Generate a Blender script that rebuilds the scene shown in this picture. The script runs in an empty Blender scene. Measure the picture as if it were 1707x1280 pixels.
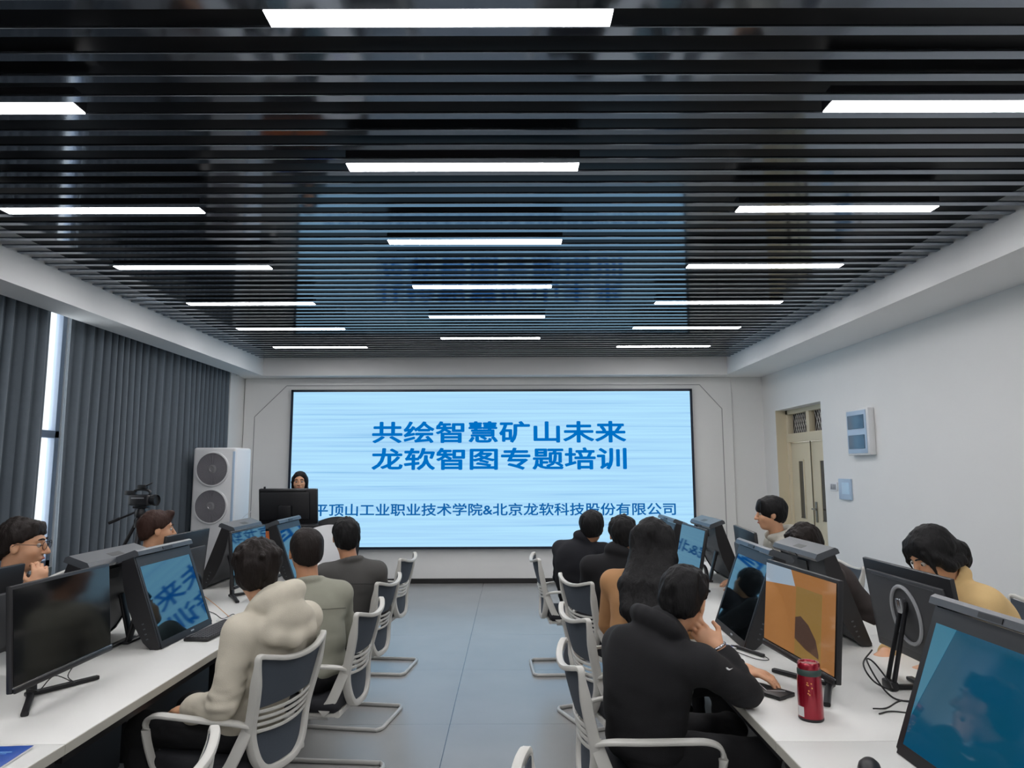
import bpy, bmesh, math, random
import numpy as np
from mathutils import Vector, Matrix, Euler

random.seed(4)
C = bpy.context.scene.collection
SC = bpy.context.scene
PI = math.pi
R = math.radians

# ------------------------------------------------------------------ camera
EYE = Vector((0.0, 0.0, 1.65))
FPX, PITCH, YAW, ROLL = 1150.0, 0.1201, -0.0018, -0.0031
cam_d = bpy.data.cameras.new('camera')
cam = bpy.data.objects.new('camera', cam_d)
C.objects.link(cam)
cam_d.sensor_fit = 'HORIZONTAL'
cam_d.sensor_width = 36.0
cam_d.lens = 36.0 * FPX / 1707.0
cam_d.clip_start = 0.05
fw = Vector((-math.sin(YAW) * math.cos(PITCH), math.cos(YAW) * math.cos(PITCH), math.sin(PITCH)))
r0 = Vector((math.cos(YAW), math.sin(YAW), 0))
u0 = r0.cross(fw)
rr = r0 * math.cos(ROLL) + u0 * math.sin(ROLL)
uu = u0 * math.cos(ROLL) - r0 * math.sin(ROLL)
cam.matrix_world = Matrix(((rr.x, uu.x, -fw.x, EYE.x), (rr.y, uu.y, -fw.y, EYE.y), (rr.z, uu.z, -fw.z, EYE.z), (0, 0, 0, 1)))
SC.camera = cam

# ------------------------------------------------------------------ world, exposure, light levels
W = bpy.data.worlds.new('world')
SC.world = W
W.use_nodes = True
bg = W.node_tree.nodes['Background']
bg.inputs['Color'].default_value = (0.93, 0.97, 1.0, 1)
bg.inputs['Strength'].default_value = 3.0
LAMP = 33.0          # radiance of the ceiling strip lights
LED = 1.0            # radiance of the LED wall
SC.view_settings.view_transform = 'Standard'
SC.view_settings.look = 'None'
SC.view_settings.exposure = 0.0
SC.view_settings.gamma = 1.0
SC.view_settings.use_curve_mapping = False

# ------------------------------------------------------------------ materials
def lin(r, g, b):
    f = lambda c: (c / 255.0 / 12.92) if c / 255.0 <= 0.04045 else ((c / 255.0 + 0.055) / 1.055) ** 2.4
    return (f(r), f(g), f(b), 1.0)

_M = {}
def mat(name, col, rough=0.5, metal=0.0, spec=0.5, ior=None, noise=0.0, nscale=8.0, bump=0.0, bscale=60.0, stretch=None, coat=0.0, sheen=0.0, emit=None):
    """procedural principled material: noise = colour mottling, bump = fine relief"""
    if name in _M:
        return _M[name]
    m = bpy.data.materials.new(name)
    m.use_nodes = True
    nt = m.node_tree
    b = nt.nodes['Principled BSDF']
    b.inputs['Base Color'].default_value = col
    b.inputs['Roughness'].default_value = rough
    b.inputs['Metallic'].default_value = metal
    b.inputs['Specular IOR Level'].default_value = spec
    if ior: b.inputs['IOR'].default_value = ior
    if coat:
        b.inputs['Coat Weight'].default_value = coat
        b.inputs['Coat Roughness'].default_value = 0.08
    if sheen:
        b.inputs['Sheen Weight'].default_value = sheen
    if emit:
        b.inputs['Emission Color'].default_value = emit[0]
        b.inputs['Emission Strength'].default_value = emit[1]
    if noise or bump:
        tc = nt.nodes.new('ShaderNodeTexCoord')
        src = tc.outputs['Object']
        if stretch:
            mp = nt.nodes.new('ShaderNodeMapping')
            mp.inputs['Scale'].default_value = stretch
            nt.links.new(src, mp.inputs['Vector'])
            src = mp.outputs['Vector']
        if noise:
            n = nt.nodes.new('ShaderNodeTexNoise')
            n.inputs['Scale'].default_value = nscale
            n.inputs['Detail'].default_value = 5
            nt.links.new(src, n.inputs['Vector'])
            mx = nt.nodes.new('ShaderNodeMix')
            mx.data_type = 'RGBA'
            mx.inputs[6].default_value = tuple(c * (1 - noise) for c in col[:3]) + (1,)
            mx.inputs[7].default_value = tuple(min(1, c * (1 + noise)) for c in col[:3]) + (1,)
            nt.links.new(n.outputs['Fac'], mx.inputs[0])
            nt.links.new(mx.outputs[2], b.inputs['Base Color'])
        if bump:
            n2 = nt.nodes.new('ShaderNodeTexNoise')
            n2.inputs['Scale'].default_value = bscale
            n2.inputs['Detail'].default_value = 4
            nt.links.new(src, n2.inputs['Vector'])
            bp = nt.nodes.new('ShaderNodeBump')
            bp.inputs['Strength'].default_value = bump
            bp.inputs['Distance'].default_value = 0.01
            nt.links.new(n2.outputs['Fac'], bp.inputs['Height'])
            nt.links.new(bp.outputs['Normal'], b.inputs['Normal'])
    _M[name] = m
    return m

def emat(name, col, strength):
    if name in _M: return _M[name]
    m = bpy.data.materials.new(name)
    m.use_nodes = True
    nt = m.node_tree
    nt.nodes.remove(nt.nodes['Principled BSDF'])
    e = nt.nodes.new('ShaderNodeEmission')
    e.inputs['Color'].default_value = col
    e.inputs['Strength'].default_value = strength
    nt.links.new(e.outputs[0], nt.nodes['Material Output'].inputs['Surface'])
    _M[name] = m
    return m

M_wall = mat('wall_paint', lin(226, 226, 224), 0.75, noise=0.02, nscale=3, bump=0.03, bscale=180)
M_soffit = mat('soffit_paint', lin(230, 230, 229), 0.7, noise=0.015, nscale=3)
M_black_ceiling = mat('ceiling_black', lin(7, 7, 9), 0.30, spec=0.16)
M_slat = mat('slat_dark_metal', lin(126, 133, 143), 0.08, metal=0.95, noise=0.1, nscale=3, stretch=(0.4, 8, 8))
M_lamp = emat('lamp_diffuser', (1.0, 0.985, 1.0, 1), LAMP)
M_lamp_housing = mat('lamp_housing', lin(40, 40, 44), 0.5)
M_trimline = mat('trim_line', lin(158, 158, 158), 0.5)
M_base = mat('baseboard_black', lin(28, 27, 27), 0.4)
M_table = mat('table_white', lin(212, 212, 208), 0.42, noise=0.02, nscale=5)
M_edge = mat('table_edge', lin(176, 174, 164), 0.5)
M_dark = mat('dark_panel', lin(40, 41, 45), 0.5, noise=0.1, nscale=4)
M_steel_black = mat('black_steel', lin(28, 28, 31), 0.4, metal=0.3)
M_plastic_black = mat('black_plastic', lin(24, 24, 27), 0.42, noise=0.1, nscale=20)
M_plastic_char = mat('charcoal_plastic', lin(58, 59, 62), 0.5, noise=0.06, nscale=12, bump=0.03, bscale=300)
M_plastic_cap = mat('grey_cap_plastic', lin(68, 72, 77), 0.32)
M_glass_black = mat('screen_glass', lin(10, 11, 13), 0.035, ior=2.3)
_b = M_glass_black.node_tree.nodes['Principled BSDF']
_b.inputs['Specular Tint'].default_value = (0.50, 0.86, 1.0, 1)
_b.inputs['IOR'].default_value = 2.9
M_glass_off = mat('screen_off', lin(16, 17, 19), 0.10, ior=1.7)
M_chrome = mat('silver_trim', lin(170, 172, 176), 0.25, metal=0.9)
M_chair_white = mat('chair_white_plastic', lin(196, 195, 189), 0.42, noise=0.02, nscale=9)
M_chair_tube = mat('chair_tube_paint', lin(186, 186, 183), 0.33, metal=0.15)
M_chair_mesh = mat('chair_mesh', lin(66, 74, 84), 0.75, noise=0.1, nscale=260, bump=0.35, bscale=500)
M_chair_seat = mat('chair_seat_fabric', lin(30, 31, 36), 0.9, noise=0.2, nscale=120, bump=0.2, bscale=300)
M_curtain = mat('curtain_fabric', lin(84, 93, 101), 0.85, noise=0.08, nscale=30, bump=0.1, bscale=220, sheen=0.2)
M_cream = mat('door_cream', lin(214, 203, 176), 0.45, noise=0.03, nscale=4)
M_cream_dark = mat('door_groove', lin(104, 97, 82), 0.5)
M_darkglass = mat('door_glass', lin(64, 62, 56), 0.1)
M_white = mat('white_plastic', lin(222, 223, 224), 0.4)
M_bluebox = mat('pale_blue_plastic', lin(174, 196, 218), 0.4)
M_bluewin = mat('smoky_blue_window', lin(84, 112, 136), 0.12)
M_rubber = mat('cable_black', lin(18, 18, 18), 0.5)
M_wood = mat('lectern_wood', lin(178, 92, 42), 0.45, noise=0.25, nscale=6, stretch=(1, 1, 0.15))
M_grille = mat('grille_grey', lin(138, 136, 142), 0.45)
M_grille_dark = mat('grille_dark', lin(62, 61, 66), 0.7)

# ------------------------------------------------------------------ mesh helpers
def frame(loc=(0, 0, 0), rot=None):
    m = Matrix.Translation(Vector(loc))
    if rot is not None:
        m = m @ Euler(rot).to_matrix().to_4x4()
    return m

class MB:
    """collects shapes into one mesh"""
    def __init__(s):
        s.bm = bmesh.new()
    def _add(s, verts, faces, M=None):
        vs = [s.bm.verts.new(M @ Vector(v) if M is not None else Vector(v)) for v in verts]
        for f in faces:
            try:
                s.bm.faces.new([vs[i] for i in f])
            except ValueError:
                pass
        return s
    def box(s, c, size, bev=0.0, rot=None, seg=2, M=None):
        b = bmesh.new()
        bmesh.ops.create_cube(b, size=1.0)
        for v in b.verts:
            v.co = Vector((v.co.x * size[0], v.co.y * size[1], v.co.z * size[2]))
        if bev:
            bmesh.ops.bevel(b, geom=list(b.edges), offset=min(bev, min(size) * 0.49), segments=seg, profile=0.5, affect='EDGES')
        T = frame(c, rot)
        if M is not None: T = M @ T
        b.verts.index_update()
        s._add([v.co for v in b.verts], [[v.index for v in f.verts] for f in b.faces], T)
        b.free()
        return s
    def bx(s, x0, x1, y0, y1, z0, z1, bev=0.0):
        return s.box(((x0 + x1) / 2, (y0 + y1) / 2, (z0 + z1) / 2), (abs(x1 - x0), abs(y1 - y0), abs(z1 - z0)), bev)
    def sweep(s, path, section, closed=False, up=(0, 0, 1), cap=True, M=None, scale=None):
        """sweep a closed 2D section along a path; section x axis = side, y axis = up hint"""
        P = [Vector(p) for p in path]
        n, k = len(P), len(section)
        verts, faces = [], []
        upv = Vector(up)
        for i, p in enumerate(P):
            a = P[(i - 1) % n] if (closed or i > 0) else p
            b = P[(i + 1) % n] if (closed or i < n - 1) else p
            t = (b - a)
            t = t.normalized() if t.length > 1e-9 else Vector((0, 1, 0))
            side = t.cross(upv)
            if side.length < 1e-4:
                side = t.cross(Vector((0.31, 0.95, 0.1)))
            side.normalize()
            nu = side.cross(t).normalized()
            sc = scale[i] if scale else 1.0
            for q in section:
                verts.append(p + side * q[0] * sc + nu * q[1] * sc)
        m = n if closed else n - 1
        for i in range(m):
            a, b = i * k, ((i + 1) % n) * k
            for j in range(k):
                j2 = (j + 1) % k
                faces.append((a + j, a + j2, b + j2, b + j))
        if cap and not closed:
            faces.append(tuple(range(k))[::-1])
            faces.append(tuple((n - 1) * k + j for j in range(k)))
        return s._add(verts, faces, M)
    def tube(s, path, r, closed=False, seg=10, M=None, scale=None, up=(0, 0, 1)):
        sec = [(r * math.cos(2 * PI * i / seg), r * math.sin(2 * PI * i / seg)) for i in range(seg)]
        return s.sweep(path, sec, closed, up, True, M, scale)
    def lathe(s, prof, seg=32, M=None):
        """profile of (radius, z) turned about z"""
        verts, faces = [], []
        n = len(prof)
        for r, z in prof:
            for j in range(seg):
                a = 2 * PI * j / seg
                verts.append((r * math.cos(a), r * math.sin(a), z))
        for i in range(n - 1):
            for j in range(seg):
                j2 = (j + 1) % seg
                faces.append((i * seg + j, i * seg + j2, (i + 1) * seg + j2, (i + 1) * seg + j))
        if prof[0][0] > 1e-5: faces.append(tuple(range(seg))[::-1])
        if prof[-1][0] > 1e-5: faces.append(tuple((n - 1) * seg + j for j in range(seg)))
        s._add(verts, faces, M)
        bmesh.ops.remove_doubles(s.bm, verts=s.bm.verts, dist=1e-6)
        return s
    def prism(s, poly, d0, d1, axis='x', M=None):
        """extrude a 2D polygon: axis x -> polygon is (y,z); y -> (x,z); z -> (x,y)"""
        n = len(poly)
        def P(q, d):
            return (d, q[0], q[1]) if axis == 'x' else ((q[0], d, q[1]) if axis == 'y' else (q[0], q[1], d))
        verts = [P(q, d0) for q in poly] + [P(q, d1) for q in poly]
        faces = [tuple(range(n))[::-1], tuple(range(n, 2 * n))]
        faces += [(i, (i + 1) % n, n + (i + 1) % n, n + i) for i in range(n)]
        return s._add(verts, faces, M)
    def grid(s, rows, thick=0.0, M=None):
        """sheet through rows of points, given thickness along its normal"""
        nr, nc = len(rows), len(rows[0])
        P = [[Vector(p) for p in r] for r in rows]
        verts = [p for r in P for p in r]
        faces = [(i * nc + j, i * nc + j + 1, (i + 1) * nc + j + 1, (i + 1) * nc + j) for i in range(nr - 1) for j in range(nc - 1)]
        if thick:
            N = nr * nc
            back = []
            for i in range(nr):
                for j in range(nc):
                    a = P[min(i + 1, nr - 1)][j] - P[max(i - 1, 0)][j]
                    b = P[i][min(j + 1, nc - 1)] - P[i][max(j - 1, 0)]
                    nn = a.cross(b).normalized()
                    back.append(P[i][j] + nn * thick)
            verts += back
            faces += [tuple(N + q for q in f[::-1]) for f in faces]
            ring = [j for j in range(nc)] + [i * nc + nc - 1 for i in range(1, nr)] + [(nr - 1) * nc + j for j in range(nc - 2, -1, -1)] + [i * nc for i in range(nr - 2, 0, -1)]
            for q in range(len(ring)):
                a, b = ring[q], ring[(q + 1) % len(ring)]
                faces.append((b, a, N + a, N + b))
        return s._add(verts, faces, M)
    def build(s, name, m, parent=None, smooth=True, angle=38, loc=None):
        bmesh.ops.recalc_face_normals(s.bm, faces=s.bm.faces)
        me = bpy.data.meshes.new(name)
        s.bm.to_mesh(me)
        s.bm.free()
        if smooth:
            me.shade_smooth()
            me.set_sharp_from_angle(angle=R(angle))
        if m is not None: me.materials.append(m)
        o = bpy.data.objects.new(name, me)
        C.objects.link(o)
        if loc is not None: o.location = loc
        if parent is not None: o.parent = parent
        return o

def crom(pts, n=6, closed=False):
    """Catmull-Rom through the points"""
    P = [Vector(p) for p in pts]
    L = len(P)
    out = []
    for i in range(L if closed else L - 1):
        p1, p2 = P[i], P[(i + 1) % L]
        p0 = P[(i - 1) % L] if (closed or i > 0) else p1 * 2 - p2
        p3 = P[(i + 2) % L] if (closed or i < L - 2) else p2 * 2 - p1
        for k in range(n):
            t = k / n
            out.append(0.5 * ((2 * p1) + (p2 - p0) * t + (2 * p0 - 5 * p1 + 4 * p2 - p3) * t * t + (3 * p1 - p0 - 3 * p2 + p3) * t ** 3))
    if not closed: out.append(P[-1])
    return out

def rsec(w, h, r=0.3):
    """rounded rectangle section"""
    out = []
    rad = min(w, h) * r
    for cx, cy, a0 in ((w / 2 - rad, h / 2 - rad, 0), (-w / 2 + rad, h / 2 - rad, 90), (-w / 2 + rad, -h / 2 + rad, 180), (w / 2 - rad, -h / 2 + rad, 270)):
        for a in (0, 45, 90):
            out.append((cx + rad * math.cos(R(a0 + a)), cy + rad * math.sin(R(a0 + a))))
    return out

def tag(o, label=None, cat=None, group=None, kind=None):
    if label: o['label'] = label
    if cat: o['category'] = cat
    if group: o['group'] = group
    if kind: o['kind'] = kind
    return o

def thing(name, label, cat, loc=(0, 0, 0), rz=0.0, group=None, rot=None):
    o = bpy.data.objects.new(name, None)
    o.empty_display_size = 0.1
    C.objects.link(o)
    o.location = loc
    o.rotation_euler = rot if rot else (0, 0, rz)
    return tag(o, label, cat, group)

def kids(o):
    return [c for c in bpy.data.objects if c.parent == o]

def dup(root, loc, rz, label, group=None):
    r = root.copy()
    C.objects.link(r)
    r.location = loc
    r.rotation_euler = (0, 0, rz)
    r['label'] = label
    if group: r['group'] = group
    for ch in kids(root):
        c = ch.copy(); C.objects.link(c); c.parent = r
        for g in kids(ch):
            d = g.copy(); C.objects.link(d); d.parent = c
    return r

def struct(o):
    o['kind'] = 'structure'
    return o

# ------------------------------------------------------------------ room shell
YB, YF = 10.2, -3.4                # wall with the LED screen, wall behind the camera
XR, XL = 3.74, -4.25
ZC, ZS = 3.205, 2.97               # slat underside, soffit underside

# floor with faint tile joints
def floor_material():
    m = bpy.data.materials.new('floor_tiles')
    m.use_nodes = True
    nt = m.node_tree
    b = nt.nodes['Principled BSDF']
    tc = nt.nodes.new('ShaderNodeTexCoord')
    sep = nt.nodes.new('ShaderNodeSeparateXYZ')
    nt.links.new(tc.outputs['Object'], sep.inputs[0])
    def joint(sock, off, size, w):
        a = nt.nodes.new('ShaderNodeMath'); a.operation = 'ADD'; a.inputs[1].default_value = off
        nt.links.new(sock, a.inputs[0])
        d = nt.nodes.new('ShaderNodeMath'); d.operation = 'PINGPONG'; d.inputs[1].default_value = size / 2
        nt.links.new(a.outputs[0], d.inputs[0])
        l = nt.nodes.new('ShaderNodeMath'); l.operation = 'LESS_THAN'; l.inputs[1].default_value = w
        nt.links.new(d.outputs[0], l.inputs[0])
        return l.outputs[0]
    jx = joint(sep.outputs[0], 0.40, 1.2, 0.0028)
    jy = joint(sep.outputs[1], 0.1, 1.2, 0.0010)
    mx = nt.nodes.new('ShaderNodeMath'); mx.operation = 'MAXIMUM'
    nt.links.new(jx, mx.inputs[0]); nt.links.new(jy, mx.inputs[1])
    n = nt.nodes.new('ShaderNodeTexNoise'); n.inputs['Scale'].default_value = 2.2; n.inputs['Detail'].default_value = 8
    nt.links.new(tc.outputs['Object'], n.inputs['Vector'])
    cr = nt.nodes.new('ShaderNodeMix'); cr.data_type = 'RGBA'
    cr.inputs[6].default_value = lin(142, 142, 141); cr.inputs[7].default_value = lin(156, 155, 153)
    nt.links.new(n.outputs['Fac'], cr.inputs[0])
    c2 = nt.nodes.new('ShaderNodeMix'); c2.data_type = 'RGBA'
    c2.inputs[7].default_value = lin(72, 74, 78)
    nt.links.new(mx.outputs[0], c2.inputs[0]); nt.links.new(cr.outputs[2], c2.inputs[6])
    nt.links.new(c2.outputs[2], b.inputs['Base Color'])
    b.inputs['Roughness'].default_value = 0.27
    b.inputs['IOR'].default_value = 1.95
    return m
struct(MB().bx(XL - 0.3, XR + 0.5, YF - 0.2, YB + 0.3, -0.1, 0.0).build('floor', floor_material(), smooth=False))

# ceiling: black slab, with hung slats as its child
ceil = struct(MB().bx(XL - 0.3, XR + 0.5, YF - 0.2, YB + 0.3, ZC + 0.13, ZC + 0.26).build('ceiling', M_black_ceiling, smooth=False))
LY, LP = 2.2375, 0.15045           # first centre light row, slat pitch
sl = MB()
k0 = int((YF - LY) / LP)
for k in range(k0, 60):
    y = LY + LP * (k + 0.5)
    if YF + 0.03 < y < 9.83:
        sl.box((-0.225, y, ZC + 0.006), (6.69, 0.050, 0.012), 0.002, seg=1)
sl.build('ceiling_slats', M_slat, ceil, smooth=False)

# dropped soffits on three sides
s_ = MB().bx(-3.89, -3.57, YF, 9.85, ZS, ZC + 0.16)
s_.bx(XL, -3.89, YF, 9.85, ZC - 0.02, ZC + 0.16)
s_.bx(3.12, XR + 0.02, YF, 9.85, ZS, ZC + 0.16)
s_.bx(XL, XR + 0.02, 9.85, YB + 0.02, ZS, ZC + 0.16)
struct(s_.build('trim_soffit', M_soffit, smooth=False))

# wall with the screen, its projecting bay and baseboard
w = MB().bx(XL - 0.2, XR + 0.5, YB, YB + 0.2, 0, ZC + 0.16)
w.bx(-3.94, 3.27, YB - 0.035, YB, 0, ZS, 0.006)
struct(w.build('wall_back', M_wall, smooth=False))
struct(MB().bx(-3.94, 3.27, YB - 0.05, YB - 0.035, 0, 0.07, 0.004).bx(3.27, XR, YB - 0.015, YB, 0, 0.07).build('baseboard_back', M_base, smooth=False))
# thin inlaid line framing the screen with cut corners
yl = YB - 0.036
ln = [(-3.78, 0.12), (-3.78, 2.40), (-3.32, 2.86), (2.80, 2.86), (3.12, 2.50), (3.12, 0.12)]
t_ = MB()
for (xa, za), (xb, zb) in zip(ln[:-1], ln[1:]):
    t_.sweep([(xa, yl, za), (xb, yl, zb)], rsec(0.012, 0.006), up=(0, 1, 0))
struct(t_.build('trim_line', M_trimline, smooth=False))

# right wall with its door recess
DY0, DY1, DZ = 8.30, 9.73, 2.43
w = MB().bx(XR, XR + 0.3, YF - 0.2, DY0, 0, ZC + 0.16)
w.bx(XR, XR + 0.3, DY1, YB + 0.2, 0, ZC + 0.16).bx(XR, XR + 0.3, DY0, DY1, DZ, ZC + 0.16)
struct(w.build('wall_right', M_wall, smooth=False))

# left wall: piers and a window behind the curtains
WY0, WY1 = 3.3, 6.56
w = MB().bx(XL - 0.25, XL, YF - 0.2, WY0, 0, ZC + 0.16).bx(XL - 0.25, XL, WY1, YB + 0.2, 0, ZC + 0.16)
w.bx(XL - 0.25, XL, WY0, WY1, 0, 0.75).bx(XL - 0.25, XL, WY0, WY1, 3.2, ZC + 0.16)
w.bx(XL, -3.95, 9.66, YB, 0, ZC + 0.16)
struct(w.build('wall_left', M_wall, smooth=False))
struct(MB().bx(XL - 0.3, XR + 0.5, YF - 0.2, YF, 0, ZC + 0.16).build('wall_front', M_wall, smooth=False))
win = thing('window_1', None, None, (XL - 0.07, 0, 0))
win['kind'] = 'structure'
wf = MB()
for y in (WY0 + 0.03, (WY0 + WY1) / 2, WY1 - 0.03):
    wf.box((0, y, 1.97), (0.07, 0.06, 2.44), 0.004)
for z in (0.78, 1.97, 3.17):
    wf.box((0, (WY0 + WY1) / 2, z), (0.07, WY1 - WY0, 0.07), 0.004)
wf.build('window_frame', mat('window_frame', lin(176, 190, 210), 0.4), win)
gl = mat('window_glass', (0.95, 0.98, 1, 1), 0.0)
gl.node_tree.nodes['Principled BSDF'].inputs['Transmission Weight'].default_value = 1.0
gl.node_tree.nodes['Principled BSDF'].inputs['IOR'].default_value = 1.02
MB().bx(-0.004, 0.004, WY0 + 0.05, WY1 - 0.05, 0.8, 3.15).build('window_glass', gl, win, smooth=False)

# ------------------------------------------------------------------ curtains
def curtain(label, y0, y1, seed):
    rnd = random.Random(seed)
    n = int((y1 - y0) / 0.0115)
    ph, cols = 0.0, []
    for i in range(n + 1):
        y = y0 + (y1 - y0) * i / n
        ph += 2 * PI * 0.0115 / (0.147 * (1 + 0.22 * math.sin(y * 3.1 + seed)))
        cols.append((y, ph))
    rows = []
    for z in (3.16, 2.9, 2.5, 2.0, 1.4, 0.8, 0.04):
        a = 0.030 + 0.012 * (3.1 - z) / 3.0
        row = []
        for y, p in cols:
            d = a * (1.0 - 2.0 * abs(math.sin(p / 2)) ** 0.75) + 0.008 * math.sin(y * 5 + z * 1.3 + seed)
            row.append((-3.965 + d, y + 0.012 * math.sin(2 * p), z))
        rows.append(row)
    o = MB().grid(rows, 0.004).build('curtain', M_curtain, angle=80)
    return tag(o, label, 'curtain')
curtain('slate grey pleated curtain left of the bright gap, cut off by the photo edge', 0.6, 5.86, 1)
curtain('slate grey pleated curtain between the bright gap and the white tower air conditioner', 6.11, 9.64, 2)

# ------------------------------------------------------------------ door
dr = thing('door_1', None, None, (XR + 0.17, (DY0 + DY1) / 2, 0))
dr['kind'] = 'structure'
hw = (DY1 - DY0) / 2
f_ = MB()
for y in (-hw + 0.035, hw - 0.035):
    f_.bx(-0.03, 0.05, y - 0.035, y + 0.035, 0, DZ, 0.004)
f_.bx(-0.03, 0.05, -hw, hw, DZ - 0.06, DZ, 0.004).bx(-0.035, 0.05, -hw, hw, 1.98, 2.10, 0.004).bx(-0.03, 0.05, -0.045 , 0.045, 2.08, DZ - 0.05, 0.004)
f_.build('door_frame', M_cream, dr)
MB().bx(-0.17, 0.0, hw - 0.004, hw + 0.0, 0.0, DZ).build('door_lining', M_cream, dr, smooth=False)
MB().bx(0.055, 0.06, -hw, hw, 1.98, DZ).build('transom_backing', mat('transom_dark', lin(46, 42, 40), 0.3), dr, smooth=False)
lt = MB()
for y0, y1 in ((-hw + 0.07, -0.045), (0.045, hw - 0.07)):
    n = 9
    for i in range(-5, n + 5):
        for sgn in (1, -1):
            pts = []
            for t in (0.0, 1.0):
                y = y0 + (y1 - y0) * (i / n) + sgn * (t - 0.5) * 0.14
                pts.append((y, 2.10 + t * (DZ - 0.06 - 2.10)))
            if all(y0 <= p[0] <= y1 for p in pts):
                lt.sweep([(0.02, p[0], p[1]) for p in pts], rsec(0.006, 0.006), up=(1, 0, 0))
lt.build('transom_lattice', mat('lattice_pale', lin(208, 206, 200), 0.4), dr)
MB().bx(-0.012, 0.0, 0.002, 0.010, 0.0, 1.98).build('leaf_gap', M_cream_dark, dr, smooth=False)
for s, (y0, y1) in enumerate(((-hw + 0.07, 0.0), (0.012, hw - 0.07))):
    lf = MB().bx(0.0, 0.04, y0, y1, 0.01, 1.975, 0.005).build('door_leaf', M_cream, dr)
    for yc in ((y0 + y1) / 2,):
        MB().bx(-0.004, 0.002, yc - 0.07, yc + 0.07, 0.98, 1.72).bx(-0.008, 0.0, yc - 0.085, yc + 0.085, 0.965, 0.98).build('leaf_window', M_darkglass, lf, smooth=False)
        fr = MB()
        for a in (-0.08, 0.08): fr.bx(-0.012, 0.0, yc + a - 0.012, yc + a + 0.012, 0.96, 1.74, 0.003)
        fr.bx(-0.012, 0.0, yc - 0.08, yc + 0.08, 1.72, 1.745).build('window_bead', M_cream, lf)
    if s == 0:
        h = MB().bx(-0.016, 0.0, y1 - 0.10, y1 - 0.055, 0.94, 1.20, 0.006)
        h.tube([(-0.016, y1 - 0.078, 1.11), (-0.055, y1 - 0.078, 1.11), (-0.06, y1 - 0.07, 1.11), (-0.06, y1 - 0.20, 1.105)], 0.011)
        h.build('door_handle', mat('handle_metal', lin(150, 148, 140), 0.3, metal=0.9), lf)

# ------------------------------------------------------------------ things on the right wall
d = thing('distribution_box', 'white breaker box with two smoky blue windows high on right wall', 'breaker box', (XR, 7.315, 2.01))
MB().box((-0.035, 0, 0), (0.07, 0.47, 0.49), 0.012).build('housing', M_white, d)
MB().box((-0.073, 0, 0), (0.012, 0.40, 0.45), 0.004).build('cover', M_bluebox, d)
for z in (0.105, -0.105):
    MB().box((-0.082, 0.0, z), (0.012, 0.335, 0.145), 0.004).build('cover_window', M_bluewin, d)
d = thing('wall_switch', 'small white wall switch plate beside the cream door', 'switch', (XR, 8.06, 1.415))
MB().box((-0.006, 0, 0), (0.012, 0.17, 0.10), 0.004).build('plate', M_white, d)
for y in (-0.045, 0.0, 0.045):
    MB().box((-0.014, y, 0), (0.008, 0.032, 0.06), 0.002, rot=(0, 0.08, 0)).build('rocker', mat('switch_rocker', lin(150, 152, 156), 0.4), d)
d = thing('wall_panel', 'pale blue square control panel on right wall next to the switch', 'panel', (XR, 7.77, 1.395))
MB().box((-0.012, 0, 0), (0.024, 0.28, 0.23), 0.006).build('panel_body', M_bluebox, d)
MB().box((-0.026, -0.03, 0.01), (0.004, 0.17, 0.13), 0.001).build('panel_face', mat('panel_face', lin(186, 214, 236), 0.3), d)

# ------------------------------------------------------------------ ceiling strip lights
def make_lamp(label, loc):
    t = thing('linear_ceiling_light', label, 'ceiling light', loc, 0, 'strip lights set between the ceiling slats')
    MB().box((0, 0, 0.042), (1.21, 0.094, 0.070), 0.002, seg=1).build('lamp_housing', M_lamp_housing, t, smooth=False)
    MB().box((0, 0, 0.004), (1.2, 0.088, 0.004)).build('diffuser', M_lamp, t, smooth=False)
    return t
lamp0 = None
orders = ['nearest the camera', 'second from the camera', 'third from the camera', 'fourth from the camera', 'fifth from the camera', 'nearest the LED screen']
for col, cx, cn in ((0, -0.245, 'middle row'), (-1, -2.476, 'row by the curtains'), (1, 1.986, 'row by the door wall')):
    for r in range(-4, 6):
        y = LY + 1.2036 * r + (0.6018 if col else 0)
        if y < YF + 0.3: continue
        lab = 'white strip light in the ' + cn + ', ' + (orders[r] if r >= 0 else 'behind the photographer number %d' % -r)
        loc = (cx, y, ZC - 0.003)
        if lamp0 is None:
            lamp0 = make_lamp(lab, loc)
        else:
            dup(lamp0, loc, 0, lab)

# ------------------------------------------------------------------ LED wall
def led_material():
    m = bpy.data.materials.new('led_picture')
    m.use_nodes = True
    nt = m.node_tree
    nt.nodes.remove(nt.nodes['Principled BSDF'])
    tc = nt.nodes.new('ShaderNodeTexCoord')
    mp = nt.nodes.new('ShaderNodeMapping'); mp.inputs['Scale'].default_value = (0.35, 1, 26)
    nt.links.new(tc.outputs['Object'], mp.inputs['Vector'])
    n = nt.nodes.new('ShaderNodeTexNoise'); n.inputs['Scale'].default_value = 1.0; n.inputs['Detail'].default_value = 3
    nt.links.new(mp.outputs['Vector'], n.inputs['Vector'])
    cr = nt.nodes.new('ShaderNodeValToRGB')
    e = cr.color_ramp.elements
    e[0].position = 0.40; e[0].color = lin(178, 228, 255)
    e[1].position = 0.62; e[1].color = lin(166, 214, 250)
    x = cr.color_ramp.elements.new(0.70); x.color = lin(146, 200, 240)
    nt.links.new(n.outputs['Fac'], cr.inputs['Fac'])
    em = nt.nodes.new('ShaderNodeEmission')
    em.inputs['Strength'].default_value = LED
    nt.links.new(cr.outputs['Color'], em.inputs['Color'])
    nt.links.new(em.outputs[0], nt.nodes['Material Output'].inputs['Surface'])
    return m
LX0, LX1, LZ0, LZ1, LYF = -3.225, 2.665, 0.488, 2.79, 10.09
led = thing('led_screen', 'huge LED wall screen showing blue Chinese title text on pale blue', 'LED screen', ((LX0 + LX1) / 2, LYF, LZ0))
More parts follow.
